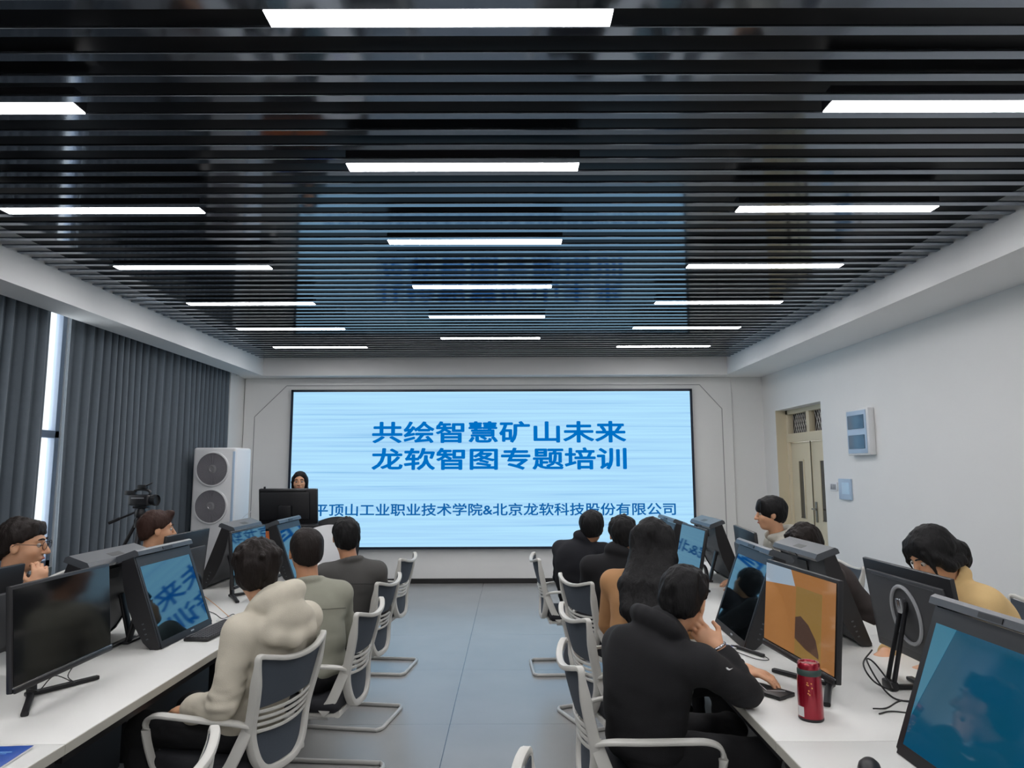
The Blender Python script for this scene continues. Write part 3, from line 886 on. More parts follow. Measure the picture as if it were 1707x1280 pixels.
cable('black wire in the cable bunch behind the left keyboard', [(-1.86, 4.21, 0.83), (-1.78, 4.26, 0.79), (-1.72, 4.25, 0.76), (-1.69, 4.33, 0.77), (-1.66, 4.29)], 0.0025)
cable('white wire in the cable bunch behind the left keyboard', [(-1.82, 4.25, 0.80), (-1.76, 4.28, 0.77), (-1.74, 4.22), (-1.68, 4.31, 0.765), (-1.72, 4.35)], 0.0025, M_white)
cable('black cable coil on table below the far right stereo display', [(1.34, 4.45), (1.42, 4.40), (1.46, 4.48, 0.77), (1.40, 4.52), (1.37, 4.44, 0.765), (1.45, 4.36)], 0.003)
cable('black cables behind the stereo display base on the right table', [(1.46, 3.46), (1.50, 3.38), (1.46, 3.30, 0.765), (1.41, 3.38), (1.46, 3.44, 0.77), (1.53, 3.36)], 0.003)

# ------------------------------------------------------------------ tower air conditioner
ac = thing('tower_air_conditioner', 'tall white tower air conditioner with two round grilles by the curtain', 'air conditioner', (-3.54, 8.53, 0), R(-4))
MB().box((0, 0, 0.95), (0.53, 0.42, 1.89), 0.03, seg=3).box((0, 0, 0.02), (0.545, 0.44, 0.04), 0.01).build('cabinet', M_white, ac)
MB().box((0.24, -0.206, 1.0), (0.03, 0.012, 1.7), 0.004).build('light_strip', M_bluebox, ac)
for z in (1.64, 1.20):
    T = Matrix.Translation((-0.015, -0.211, z)) @ Matrix.Rotation(R(90), 4, 'X')
    MB().lathe([(0.0, 0.001), (0.192, 0.001), (0.192, 0.006), (0.0, 0.006)], 48, M=T).build('grille_back', M_grille_dark, ac)
    g = MB()
    for i in range(11):
        rr_ = 0.055 + 0.0135 * i
        g.lathe([(rr_ - 0.0035, 0.006), (rr_ - 0.0035, 0.014), (rr_ + 0.0035, 0.014), (rr_ + 0.0035, 0.006)], 48, M=T)
    for i in range(24):
        a = 2 * PI * i / 24
        g.sweep([T @ Vector((0.05 * math.cos(a), 0.05 * math.sin(a), 0.012)), T @ Vector((0.19 * math.cos(a), 0.19 * math.sin(a), 0.012))], rsec(0.004, 0.005))
    gr = g.build('round_grille', M_grille, ac)
    MB().lathe([(0.19, 0.0), (0.19, 0.02), (0.205, 0.018), (0.208, 0.0)], 48, M=T).build('grille_rim', M_white, gr)
    MB().lathe([(0.05, 0.006), (0.052, 0.018), (0.03, 0.022), (0.026, 0.017), (0.0, 0.017)], 32, M=T).build('grille_hub', mat('hub_silver', lin(160, 158, 160), 0.35, metal=0.5), gr)

# ------------------------------------------------------------------ camcorder on a tripod
TX, TY = -3.25, 6.15
tr = thing('tripod', 'black tripod standing in front of the grey curtain', 'tripod', (TX, TY, 0))
hub = (0, 0, 1.16)
for i, a in enumerate((196, 285, 60)):
    f = (0.56 * math.cos(R(a)), 0.56 * math.sin(R(a)), 0.0)
    l = MB().tube([(0.03 * math.cos(R(a)), 0.03 * math.sin(R(a)), 1.14), (f[0] * 0.55, f[1] * 0.55, 0.54)], 0.015)
    l.tube([(f[0] * 0.5, f[1] * 0.5, 0.59), f], 0.011).tube([(f[0] * 0.96, f[1] * 0.96, 0.04), (f[0], f[1], 0.004)], 0.016)
    l.build('leg', M_steel_black, tr)
MB().tube([(0, 0, 0.85), (0, 0, 1.19)], 0.016).lathe([(0.0, 1.10), (0.05, 1.10), (0.05, 1.16), (0.03, 1.19), (0.0, 1.19)], 20).build('centre_column', M_steel_black, tr)
MB().lathe([(0.0, 1.19), (0.045, 1.19), (0.05, 1.22), (0.035, 1.255), (0.0, 1.262)], 20).box((0, 0, 1.268), (0.12, 0.06, 0.02), 0.004).build('fluid_head', M_steel_black, tr)
MB().tube([(-0.03, -0.02, 1.23), (-0.20, -0.06, 1.155)], 0.009).tube([(-0.15, -0.05, 1.178), (-0.235, -0.07, 1.14)], 0.014).build('pan_handle', M_steel_black, tr)
cc = thing('camcorder', 'black video camcorder mounted on the tripod', 'camcorder', (TX, TY, 1.279), R(-8))
MB().box((0, 0, 0.05), (0.19, 0.10, 0.095), 0.018, seg=3).build('camcorder_body', M_plastic_black, cc)
T = Matrix.Translation((0.09, 0, 0.05)) @ Matrix.Rotation(R(90), 4, 'Y')
MB().lathe([(0.0, -0.01), (0.042, -0.01), (0.042, 0.03), (0.05, 0.035), (0.05, 0.06), (0.044, 0.062), (0.04, 0.045), (0.0, 0.04)], 28, M=T).build('lens', M_plastic_black, cc)
MB().sweep(crom([(-0.07, 0, 0.09), (-0.06, 0, 0.135), (0.02, 0, 0.14), (0.075, 0, 0.125), (0.08, 0, 0.092)], 5), rsec(0.03, 0.018)).build('carry_handle', M_plastic_black, cc)
MB().box((-0.115, 0, 0.112), (0.09, 0.035, 0.04), 0.008).build('viewfinder', M_plastic_black, cc)
MB().box((0.005, 0, 0.165), (0.08, 0.05, 0.035), 0.008).tube([(0.03, 0, 0.17), (0.10, -0.01, 0.20)], 0.006).build('microphone_mount', M_plastic_black, cc)
MB().box((0.0, -0.056, 0.068), (0.12, 0.008, 0.012), 0.003).build('grey_stripe', mat('camcorder_stripe', lin(120, 122, 126), 0.35), cc)

tr.scale = (1.0, 1.0, 1.035)
cc.location.z = 1.279 * 1.035

# ------------------------------------------------------------------ lectern and the chairs behind the left table
le = thing('lectern', 'dark lectern with orange-brown wooden panels under the large black touchscreen', 'lectern', (-2.48, 7.78, 0))
MB().box((0, 0, 0.525), (0.78, 0.50, 0.95), 0.02).build('lectern_body', M_dark, le)
MB().box((0, 0, 1.025), (0.86, 0.58, 0.05), 0.012).box((0, 0, 0.03), (0.82, 0.54, 0.06), 0.01).build('lectern_top', M_steel_black, le)
for x in (-0.2, 0.2):
    MB().box((x, -0.254, 0.90), (0.37, 0.012, 0.16), 0.004).build('front_panel', mat('lectern_panel', lin(190, 100, 46), 0.4, noise=0.25, nscale=6, stretch=(1, 1, 0.15)), le)
ts = thing('touchscreen', 'large black touchscreen seen from behind on the lectern', 'display', (-2.435, 7.66, 1.05))
T = Matrix.Translation((0, 0, 0.185)) @ Matrix.Rotation(R(8), 4, 'X')
MB().box((0, 0, 0), (0.64, 0.045, 0.385), 0.012, M=T).build('panel', M_plastic_black, ts)
MB().box((0, 0.0235, 0.0), (0.60, 0.002, 0.34), M=T).build('screen', M_glass_off, ts, smooth=False)
MB().box((-0.03, -0.03, 0.01), (0.54, 0.03, 0.30), 0.01, M=T).box((-0.05, -0.024, 0.175), (0.50, 0.02, 0.02), 0.004, M=T).build('rear_housing', M_plastic_black, ts)
MB().box((-0.02, -0.058, -0.06), (0.14, 0.05, 0.16), 0.01, M=T).box((-0.02, -0.05, 0.01), (0.22, 0.22, 0.02), 0.004).build('stand', M_steel_black, ts)
MB().box((-0.26, 0.0, 0.20), (0.02, 0.02, 0.03), 0.004, M=T).build('antenna', M_plastic_black, ts)
cable('white cable hanging from the lectern touchscreen', [(-2.765, 7.66, 1.36), (-2.82, 7.64, 1.20), (-2.94, 7.60, 1.05), (-2.95, 7.62, 0.6), (-2.97, 7.64, 0.005)], 0.004, M_white, cat='cable')
def slotted_chair(label, loc, rz, m, top):
    t = thing('conference_chair', label, 'chair', loc, rz)
    rows = []
    for i in range(9):
        v = i / 8
        z = 0.50 + (top - 0.50) * v
        hw2 = 0.20 + 0.055 * math.sin(PI * min(v, 0.62) / 1.24) - (0.06 * max(0, v - 0.72) / 0.28 if v > 0.72 else 0)
        rows.append([((-1 + 2 * j / 14) * hw2, -0.20 - 0.10 * v + 0.06 * (-1 + 2 * j / 14) ** 2, z - 0.04 * v * (-1 + 2 * j / 14) ** 2) for j in range(15)])
    MB().grid(rows, 0.012).build('backrest', m, t)
    sl_ = MB()
    for j in range(8):
        x = -0.14 + 0.04 * j
        sl_.box((x, -0.308 + 0.06 * (x / 0.22) ** 2, top - 0.10), (0.014, 0.008, 0.075), 0.003, rot=(R(12), 0, 0))
    sl_.build('slot_inlay', mat('slot_grey', lin(110, 126, 140), 0.6), t)
    MB().box((0, 0.02, 0.46), (0.48, 0.46, 0.05), 0.02, seg=3).build('seat', m, t)
    MB().sweep(crom([(0, -0.05, 0.44), (0, -0.20, 0.47), (0, -0.215, 0.62)], 4), rsec(0.08, 0.02), up=(0, 1, 0)).build('back_bracket', M_steel_black, t)
    for sx in (-1, 1):
        for sy in (-1, 1):
            MB().tube([(sx * 0.19, sy * 0.18, 0.44), (sx * 0.23, sy * 0.23, 0.003)], 0.012).build('leg', M_chrome, t)
    return t
slotted_chair('white slotted-back chair between lectern and the dark grey shirt person', (-1.80, 6.72, 0), PI, M_white, 1.085)
slotted_chair('black chair with rounded top rail in front of the LED screen bottom', (-1.87, 7.30, 0), PI, M_plastic_black, 1.125)

# ------------------------------------------------------------------ figures: smooth distance fields turned into continuous skins
class Field:
    def __init__(s, lo, hi, h):
        s.h = h
        s.lo = np.array(lo, dtype=np.float64) - 4 * h
        n = np.ceil((np.array(hi) - s.lo) / h).astype(int) + 5
        s.n = n
        s.f = np.full(tuple(n), 0.5, dtype=np.float32)
        s.ax = [(s.lo[i] + h * np.arange(n[i])).astype(np.float32) for i in range(3)]
    def _win(s, lo, hi, m):
        sl = []
        for i in range(3):
            a = int(np.floor((lo[i] - m - s.lo[i]) / s.h)); b = int(np.ceil((hi[i] + m - s.lo[i]) / s.h)) + 1
            a, b = max(a, 0), min(b, int(s.n[i]))
            if b <= a: return None, None
            sl.append(slice(a, b))
        return tuple(sl), (s.ax[0][sl[0]][:, None, None], s.ax[1][sl[1]][None, :, None], s.ax[2][sl[2]][None, None, :])
    def _put(s, sl, d, k, sub):
        f = s.f[sl]
        if sub:
            d = -d
            hh = np.maximum(k - np.abs(f - d), 0) / k if k > 0 else 0
            s.f[sl] = np.maximum(f, d) + (hh * hh * k * 0.25 if k > 0 else 0)
        else:
            hh = np.maximum(k - np.abs(f - d), 0) / k if k > 0 else 0
            s.f[sl] = np.minimum(f, d) - (hh * hh * k * 0.25 if k > 0 else 0)
    def cap(s, a, b, ra, rb=None, k=0.02, sub=False, flat=False):
        rb = ra if rb is None else rb
        a, b = np.array(a, float), np.array(b, float)
        r = max(ra, rb)
        sl, P = s._win(np.minimum(a, b) - r, np.maximum(a, b) + r, k + 3 * s.h)
        if sl is None: return s
        ab = b - a
        L2 = float(ab @ ab) + 1e-12
        q = [P[i] - a[i] for i in range(3)]
        t = np.clip((q[0] * ab[0] + q[1] * ab[1] + q[2] * ab[2]) / L2, 0, 1)
        d = np.sqrt((q[0] - t * ab[0]) ** 2 + (q[1] - t * ab[1]) ** 2 + (q[2] - t * ab[2]) ** 2) - (ra + t * (rb - ra))
        if flat:
            L = math.sqrt(L2)
            d = np.maximum(d, (q[0] * ab[0] + q[1] * ab[1] + q[2] * ab[2]) / L - L)
        s._put(sl, d, k, sub)
        return s
    def ell(s, c, r, M=None, k=0.02, sub=False):
        """ellipsoid; M rows are its three axes"""
        c = np.array(c, float)
        M = np.eye(3) if M is None else np.array(M, float)
        ext = np.sqrt(((M * np.array(r)[:, None]) ** 2).sum(0))
        sl, P = s._win(c - ext, c + ext, k + 3 * s.h)
        if sl is None: return s
        q = [P[i] - c[i] for i in range(3)]
        u = [(q[0] * M[j][0] + q[1] * M[j][1] + q[2] * M[j][2]) for j in range(3)]
        k0 = np.sqrt(sum((u[j] / r[j]) ** 2 for j in range(3)))
        k1 = np.sqrt(sum((u[j] / (r[j] ** 2)) ** 2 for j in range(3))) + 1e-9
        s._put(sl, k0 * (k0 - 1.0) / k1, k, sub)
        return s
    def chain(s, pts, rad, k=0.02, **kw):
        for i in range(len(pts) - 1):
            s.cap(pts[i], pts[i + 1], rad[i], rad[i + 1], k, **kw)
        return s
    def plane(s, p, n, k=0.004):
        """removes what lies on the side n points to"""
        n = np.array(n, float); n /= np.linalg.norm(n)
        d = (s.ax[0] - p[0])[:, None, None] * n[0] + (s.ax[1] - p[1])[None, :, None] * n[1] + (s.ax[2] - p[2])[None, None, :] * n[2]
        hh = np.maximum(k - np.abs(s.f - d), 0) / k
        s.f = np.maximum(s.f, d.astype(np.float32)) + hh * hh * k * 0.25
        return s
    def mesh(s, smooth=1):
        f, h = s.f, s.h
        I = f < 0
        n = [x - 1 for x in f.shape]
        cnt = np.zeros(n, dtype=np.int8)
        for dx in (0, 1):
            for dy in (0, 1):
                for dz in (0, 1):
                    cnt += I[dx:dx + n[0], dy:dy + n[1], dz:dz + n[2]]
        act = (cnt > 0) & (cnt < 8)
        idx = np.argwhere(act)
        vid = np.full(n, -1, dtype=np.int32)
        vid[act] = np.arange(len(idx))
        cv = np.empty((len(idx), 8), dtype=np.float32)
        off = [(a, b, c) for a in (0, 1) for b in (0, 1) for c in (0, 1)]
        for q, o in enumerate(off):
            cv[:, q] = f[idx[:, 0] + o[0], idx[:, 1] + o[1], idx[:, 2] + o[2]]
        acc = np.zeros((len(idx), 3)); num = np.zeros(len(idx))
        for a in range(8):
            for b in range(a + 1, 8):
                df = [off[b][i] - off[a][i] for i in range(3)]
                if sum(abs(x) for x in df) != 1: continue
                m = (cv[:, a] < 0) != (cv[:, b] < 0)
                t = cv[m, a] / (cv[m, a] - cv[m, b])
                acc[m] += np.array(off[a]) + t[:, None] * np.array(df)
                num[m] += 1
        V = s.lo + h * (idx + acc / num[:, None])
        F = []
        for axis in range(3):
            o1, o2 = [(1, 2), (2, 0), (0, 1)][axis]
            A = np.take(I, range(0, f.shape[axis] - 1), axis); B = np.take(I, range(1, f.shape[axis]), axis)
            e = np.argwhere(A != B)
            e = e[(e[:, o1] > 0) & (e[:, o2] > 0) & (e[:, o1] < n[o1]) & (e[:, o2] < n[o2])]
            if not len(e): continue
            c = []
            for d1, d2 in ((-1, -1), (0, -1), (0, 0), (-1, 0)):
                g = e.copy(); g[:, o1] += d1; g[:, o2] += d2
                c.append(vid[g[:, 0], g[:, 1], g[:, 2]])
            q = np.stack(c, 1)
            flip = ~A[e[:, 0], e[:, 1], e[:, 2]]
            q[flip] = q[flip][:, ::-1]
            F.append(q)
        F = np.concatenate(F)
        for _ in range(smooth):
            sm = np.zeros_like(V); w = np.zeros(len(V))
            for i in range(4):
                a, b = F[:, i], F[:, (i + 1) % 4]
                np.add.at(sm, a, V[b]); np.add.at(w, a, 1)
                np.add.at(sm, b, V[a]); np.add.at(w, b, 1)
            V = V * 0.45 + 0.55 * sm / np.maximum(w, 1)[:, None]
        return V, F

def vnoise(P, fr, seed=0):
    """smooth value noise in -1..1"""
    q = P * np.array(fr) + seed * 17.13
    i = np.floor(q).astype(np.int64); t = q - i
    t = t * t * (3 - 2 * t)
    def hsh(x, y, z):
        n = (x * 374761393 + y * 668265263 + z * 2147483647 + seed * 144665) & 0xffffffff
        n = ((n ^ (n >> 13)) * 1274126177) & 0xffffffff
        return ((n ^ (n >> 16)) & 0xffff) / 32767.5 - 1
    out = 0
    for a in (0, 1):
        for b in (0, 1):
            for c in (0, 1):
                w = (t[:, 0] if a else 1 - t[:, 0]) * (t[:, 1] if b else 1 - t[:, 1]) * (t[:, 2] if c else 1 - t[:, 2])
                out = out + w * hsh(i[:, 0] + a, i[:, 1] + b, i[:, 2] + c)
    return out

def vnormals(V, F):
    n = np.cross(V[F[:, 2]] - V[F[:, 0]], V[F[:, 3]] - V[F[:, 1]])
    N = np.zeros_like(V)
    for i in range(4): np.add.at(N, F[:, i], n)
    return N / (np.linalg.norm(N, axis=1, keepdims=True) + 1e-12)

def skin_mesh(name, VF, m, parent, base, disp=None):
    V, F = VF
    if disp is not None:
        V = V + vnormals(V, F) * disp(V)[:, None]
    me = bpy.data.meshes.new(name)
    V = (V - np.array(base)).astype(np.float32)
    me.vertices.add(len(V)); me.vertices.foreach_set('co', V.ravel())
    me.loops.add(len(F) * 4); me.loops.foreach_set('vertex_index', F.astype(np.int32).ravel())
    me.polygons.add(len(F)); me.polygons.foreach_set('loop_start', np.arange(0, len(F) * 4, 4, dtype=np.int32))
    me.update(calc_edges=True)
    me.validate()
    me.shade_smooth()
    me.materials.append(m)
    o = bpy.data.objects.new(name, me)
    C.objects.link(o)
    o.parent = parent
    return o

def axes3(yaw, pitch=0.0, roll=0.0):
    """right, forward, up for a heading in degrees (0 = +x, 90 = +y); pitch down positive"""
    a, p, r = R(yaw), R(pitch), R(roll)
    f = np.array((math.cos(a) * math.cos(p), math.sin(a) * math.cos(p), -math.sin(p)))
    rt = np.array((math.sin(a), -math.cos(a), 0.0))
    up = np.cross(rt, f)
    rt2 = rt * math.cos(r) - up * math.sin(r)
    return rt2, f, np.cross(rt2, f)

def skin_mat(name, col):
    m = mat(name, col, 0.5, noise=0.06, nscale=25)
    b = m.node_tree.nodes['Principled BSDF']
    b.inputs['Subsurface Weight'].default_value = 0.12
    b.inputs['Subsurface Radius'].default_value = (0.012, 0.005, 0.003)
    return m
SKIN = skin_mat('skin_warm', lin(206, 156, 122))
SKIN2 = skin_mat('skin_tan', lin(190, 138, 104))
LIPS = mat('lips', lin(168, 98, 88), 0.45)
EYEW = mat('eye_white', lin(186, 178, 170), 0.3)
EYED = mat('eye_dark', lin(22, 16, 13), 0.15)
def hair_mat(name, col):
    return mat(name, col, 0.6, spec=0.25, noise=0.35, nscale=60, bump=0.5, bscale=120, stretch=(1, 1, 0.25))
HAIR_BLACK = hair_mat('hair_black', lin(13, 12, 13))
HAIR_DARK = hair_mat('hair_dark_brown', lin(26, 19, 16))
HAIR_BROWN = hair_mat('hair_brown', lin(52, 32, 25))
def cloth(name, col, rough=0.85, n=0.08):
    return mat(name, col, rough, noise=n, nscale=14, bump=0.25, bscale=420)

def hand(F, w, d, nrm, side, curl=(0.5, 0.7, 0.5), sc=1.0, spread=0.0):
    """palm, four fingers and a thumb; d along the fingers, nrm out of the back of the hand, side +1 puts the thumb on the +across side"""
    d = np.array(d, float); d /= np.linalg.norm(d)
    nrm = np.array(nrm, float); nrm -= d * (nrm @ d); nrm /= np.linalg.norm(nrm)
    ac = np.cross(d, nrm)
    w = np.array(w, float)
    F.cap(w - d * 0.02, w + d * 0.02, 0.026 * sc, 0.027 * sc, 0.02)
    F.ell(w + d * 0.050 * sc, (0.041 * sc, 0.050 * sc, 0.017 * sc), (ac, d, nrm), 0.012)
    for i, (o, ln) in enumerate(((0.031, 0.93), (0.0105, 1.04), (-0.0105, 1.0), (-0.031, 0.80))):
        p = w + d * (0.088 - 0.006 * abs(i - 1)) * sc + ac * o * side * sc
        th = 0.0
        for j, L in enumerate((0.042, 0.027, 0.021)):
            th += curl[j] * (1 + 0.09 * i)
            dd = d * math.cos(th) - nrm * math.sin(th) + ac * side * (1.5 - i) * spread
            q = p + dd * L * ln * sc
            F.cap(p, q, (0.0093 - 0.0008 * j) * sc, (0.0087 - 0.0008 * j) * sc, 0.004)
            p = q
    p = w + d * 0.022 * sc + ac * side * 0.030 * sc
    q = p + (d * 0.62 + ac * side * 0.62 - nrm * 0.35) * 0.046 * sc
    q2 = q + (d * 0.85 + ac * side * 0.10 - nrm * 0.45) * 0.032 * sc
    F.cap(p, q, 0.0125 * sc, 0.0105 * sc, 0.012).cap(q, q2, 0.0103 * sc, 0.0085 * sc, 0.004)

def person(label, pelvis, head, hips, chest, face, hair='short', hair_m=None, skin=None, top=None, top_kind='jacket', legs_m=None, h=0.0075,
           arms=None, S=1.06, width=1.0, standing=False, glasses=False, nb=None, back=0.0, hood=1.0, collar=0.0, shoes=True, seed=1, knees=None):
    skin = skin or SKIN
    pelvis, head = np.array(pelvis, float), np.array(head, float)
    base = (pelvis[0], pelvis[1], 0.0)
    root = thing('person', label, 'person', base)
    rh, fh, uh = axes3(*face)
    rc, fc, _ = axes3(chest)
    rp, fp, _ = axes3(hips)
    Z = np.array((0, 0, 1.0))
    def H(x, y, z): return head + S * (x * rh + y * fh + z * uh)
    Mh = (rh, fh, uh)
    nb = np.array(nb, float) if nb is not None else head - 0.035 * fc - 0.172 * Z
    sc_ = nb - 0.062 * Z
    shl, shr = sc_ - rc * 0.168 * width, sc_ + rc * 0.168 * width
    sp = nb - pelvis
    spd = sp / np.linalg.norm(sp)
    fw_ = fc - spd * (fc @ spd); fw_ /= np.linalg.norm(fw_)
    side = np.cross(fw_, spd)
    Mt = (side, fw_, spd)
    chestc = pelvis + sp * 0.68 - fw_ * (0.012 + back)
    bellyc = pelvis + sp * 0.34 - fw_ * (0.01 + back * 0.8)
    arms = dict(arms or {})
    def default(sh, sgn):
        e = sh - Z * 0.255 + fc * 0.09 + rc * sgn * 0.05
        return dict(elbow=e, wrist=e + fc * 0.215 - rc * sgn * 0.09 - Z * 0.02, d=fc - rc * sgn * 0.3 - Z * 0.2, nrm=Z, curl=(0.35, 0.45, 0.3))
    A = {'L': default(shl, -1), 'R': default(shr, 1)}
    for k_, v in arms.items(): A[k_].update(v)
    if standing:
        kn = [pelvis + rp * s_ * 0.095 - Z * 0.42 + fp * 0.02 for s_ in (-1, 1)]
        an = [k_ - Z * 0.40 for k_ in kn]
    else:
        kn = [pelvis + rp * s_ * 0.14 + fp * 0.42 - Z * 0.035 for s_ in (-1, 1)]
        if knees: kn = [np.array(q, float) for q in knees]
        an = [np.array((k_[0], k_[1], 0.09)) + fp * 0.02 for k_ in kn]
    hipj = [pelvis + rp * s_ * 0.09 for s_ in (-1, 1)]
    pts = [head + 0.16, head - 0.16, pelvis + 0.2, pelvis - 0.2, shl, shr] + kn + [a - np.array((0, 0, 0.09)) for a in an] + [a + fp * 0.2 for a in an]
    for a in A.values():
        pts += [np.array(a['elbow'], float), np.array(a['wrist'], float) + 0.13, np.array(a['wrist'], float) - 0.13]
    lo, hi = np.min(pts, 0) - 0.08, np.max(pts, 0) + 0.08
    lo[2] = max(lo[2], -0.01)
    # ---- body, one skin
    F = Field(lo, hi, h)
    F.ell(bellyc, (0.118 * width, 0.095, 0.17), Mt, 0.05).ell(chestc, (0.130 * width, 0.092, 0.16), Mt, 0.05).ell(pelvis, (0.145 * width, 0.10, 0.09), (rp, fp, Z), 0.05)
    for sh in (shl, shr): F.ell(sh - 0.01 * Z, (0.042, 0.042, 0.042), None, 0.05).cap(nb - 0.045 * Z, sh - 0.01 * Z, 0.036, 0.034, 0.05)
    for i in (0, 1):
        F.cap(hipj[i], kn[i], 0.070, 0.050, 0.03).cap(kn[i], an[i], 0.048, 0.036, 0.03)
        F.ell(an[i] + fp * 0.055 - Z * 0.05, (0.036, 0.105, 0.032), (rp, fp, Z), 0.03)
    for k_, sh in (('L', shl), ('R', shr)):
        a = A[k_]
        e, w = np.array(a['elbow'], float), np.array(a['wrist'], float)
        F.cap(sh, e, 0.040, 0.034, 0.016).cap(e, w, 0.034, 0.025, 0.02)
        hand(F, w, a['d'], a['nrm'], a.get('thumb', 1 if k_ == 'L' else -1), a['curl'], 0.98 if width >= 1 else 0.9, a.get('spread', 0.0))
    F.cap(nb - 0.04 * Z, H(0, -0.022, -0.05), 0.053 * S, 0.052 * S, 0.02)
    F.ell(H(0, -0.014, 0.032), (0.074 * S, 0.093 * S, 0.082 * S), Mh, 0.02)
    F.ell(H(0, 0.022, -0.035), (0.060 * S, 0.066 * S, 0.072 * S), Mh, 0.03)
    F.ell(H(0, 0.052, -0.088), (0.030 * S, 0.026 * S, 0.022 * S), Mh, 0.03)
    F.ell(H(0, 0.070, 0.030), (0.050 * S, 0.014 * S, 0.012 * S), Mh, 0.02)
    for s_ in (-1, 1):
        F.ell(H(s_ * 0.031, 0.096, 0.008), (0.017 * S, 0.016 * S, 0.012 * S), Mh, 0.012, sub=True)
        F.ell(H(s_ * 0.036, 0.055, -0.025), (0.024 * S, 0.024 * S, 0.022 * S), Mh, 0.025)
        F.ell(H(s_ * 0.076, -0.006, -0.005), (0.009 * S, 0.019 * S, 0.031 * S), Mh, 0.008)
        F.ell(H(s_ * 0.086, 0.004, -0.002), (0.006 * S, 0.009 * S, 0.015 * S), Mh, 0.006, sub=True)
        F.ell(H(s_ * 0.011, 0.096, -0.030), (0.009 * S, 0.009 * S, 0.007 * S), Mh, 0.008)
    F.cap(H(0, 0.086, 0.016), H(0, 0.110, -0.026), 0.0075 * S, 0.0115 * S, 0.012)
    F.ell(H(0, 0.083, -0.056), (0.025 * S, 0.012 * S, 0.011 * S), Mh, 0.012)
    body = skin_mesh('body', F.mesh(1), skin, root, base)
    # ---- eyes, brows, lips
    for s_ in (-1, 1):
        T = Matrix.Translation(Vector(H(s_ * 0.031, 0.0755, 0.006) - np.array(base)))
        Rm = Matrix(((rh[0], fh[0], uh[0], 0), (rh[1], fh[1], uh[1], 0), (rh[2], fh[2], uh[2], 0), (0, 0, 0, 1)))
        prof = [(0.0108 * S * math.sin(PI * i / 10), -0.0108 * S * math.cos(PI * i / 10)) for i in range(11)]
        ey = MB().lathe(prof, 16, M=T @ Rm).build('eye', EYEW, root)
        MB().lathe([(0.0, 0.0), (0.0055 * S, 0.0), (0.0035 * S, 0.002), (0.0, 0.0022)], 14, M=T @ Rm @ Matrix.Translation((0, 0.0101 * S, 0)) @ Matrix.Rotation(R(-90), 4, 'X')).build('iris', EYED, ey)
        bp = [Vector(H(s_ * x, y, z) - np.array(base)) for x, y, z in ((0.014, 0.092, 0.030), (0.030, 0.089, 0.036), (0.046, 0.075, 0.031))]
        MB().tube(crom(bp, 4), 0.0034, seg=6, scale=[0.7] + [1.2] * 6 + [0.8, 0.5]).build('eyebrow', hair_m or HAIR_BLACK, root)
    lp = [Vector(H(x, 0.0945 - abs(x) * 0.42, -0.056) - np.array(base)) for x in (-0.022, -0.011, 0, 0.011, 0.022)]
    MB().tube(crom(lp, 3), 0.0055 * S, seg=8, scale=[0.4, 0.6, 0.8, 0.95] + [1.0] * 5 + [0.95, 0.8, 0.6, 0.4]).build('lips', LIPS, root)
    # ---- trousers and shoes
    L = Field(np.min([pelvis - 0.25] + kn + an, 0) - 0.12, np.max([pelvis + 0.2] + kn + an, 0) + 0.12, max(h, 0.008))
    L.ell(pelvis - Z * 0.005, (0.170 * width, 0.125, 0.098), (rp, fp, Z), 0.04)
    for i in (0, 1):
        L.cap(hipj[i], kn[i], 0.086, 0.068, 0.04).cap(kn[i], an[i], 0.068, 0.058, 0.03, flat=True)
    skin_mesh('trousers', L.mesh(2), legs_m or cloth('trousers_black', lin(22, 22, 25)), root, base, lambda V: 0.005 * vnoise(V, (14, 14, 22), seed) + 0.003 * vnoise(V, (30, 30, 40), seed + 3))
    if shoes:
        for i in (0, 1):
            Q = Field(an[i] - 0.2, an[i] + 0.25, 0.008)
            Q.ell(an[i] + fp * 0.06 - Z * 0.048, (0.044, 0.128, 0.040), (rp, fp, Z), 0.02).cap(an[i], an[i] - Z * 0.04, 0.048, 0.045, 0.02)
            Q.plane((0, 0, 0.003), (0, 0, -1))
            skin_mesh('shoe', Q.mesh(1), mat('shoe_dark', lin(38, 38, 42), 0.5), root, base)
    # ---- top garment
    bounds = [shl, shr, pelvis, nb] + [np.array(a['elbow'], float) for a in A.values()] + [np.array(a['wrist'], float) for a in A.values()]
    G = Field(np.min(bounds, 0) - 0.20, np.max(bounds, 0) + 0.20, h)
    ease = 0.022 if top_kind == 'hoodie' else 0.014
    G.ell(bellyc, (0.138 * width + ease, 0.116 + ease, 0.18), Mt, 0.06).ell(chestc, (0.150 * width + ease, 0.112 + ease, 0.175), Mt, 0.06)
    G.ell(pelvis + Z * 0.015, (0.160 * width + ease, 0.122 + ease, 0.085), (rp, fp, Z), 0.06)
    for sh in (shl, shr):
        G.ell(sh - Z * 0.008, (0.056 + ease * 0.4,) * 3, None, 0.07).cap(nb - 0.025 * Z, sh, 0.054, 0.050, 0.06)
    for k_, sh in (('L', shl), ('R', shr)):
        a = A[k_]
        e, w = np.array(a['elbow'], float), np.array(a['wrist'], float)
        fd = (w - e) / np.linalg.norm(w - e)
        G.cap(sh, e, 0.056 + ease * 0.6, 0.050 + ease * 0.5, 0.016).cap(e, w - fd * 0.005, 0.050 + ease * 0.5, 0.035 + ease * 0.4, 0.025, flat=True)
        if top_kind == 'hoodie':
            G.cap(w - fd * 0.075, w - fd * 0.055, 0.047 + ease * 0.4, 0.047 + ease * 0.4, 0.02)
    nk = nb + (head - nb) * 0.30
    nd = (H(0, -0.022, -0.05) - nb); nd /= np.linalg.norm(nd)
    rd_ = nd + Z * 1.3; rd_ /= np.linalg.norm(rd_)
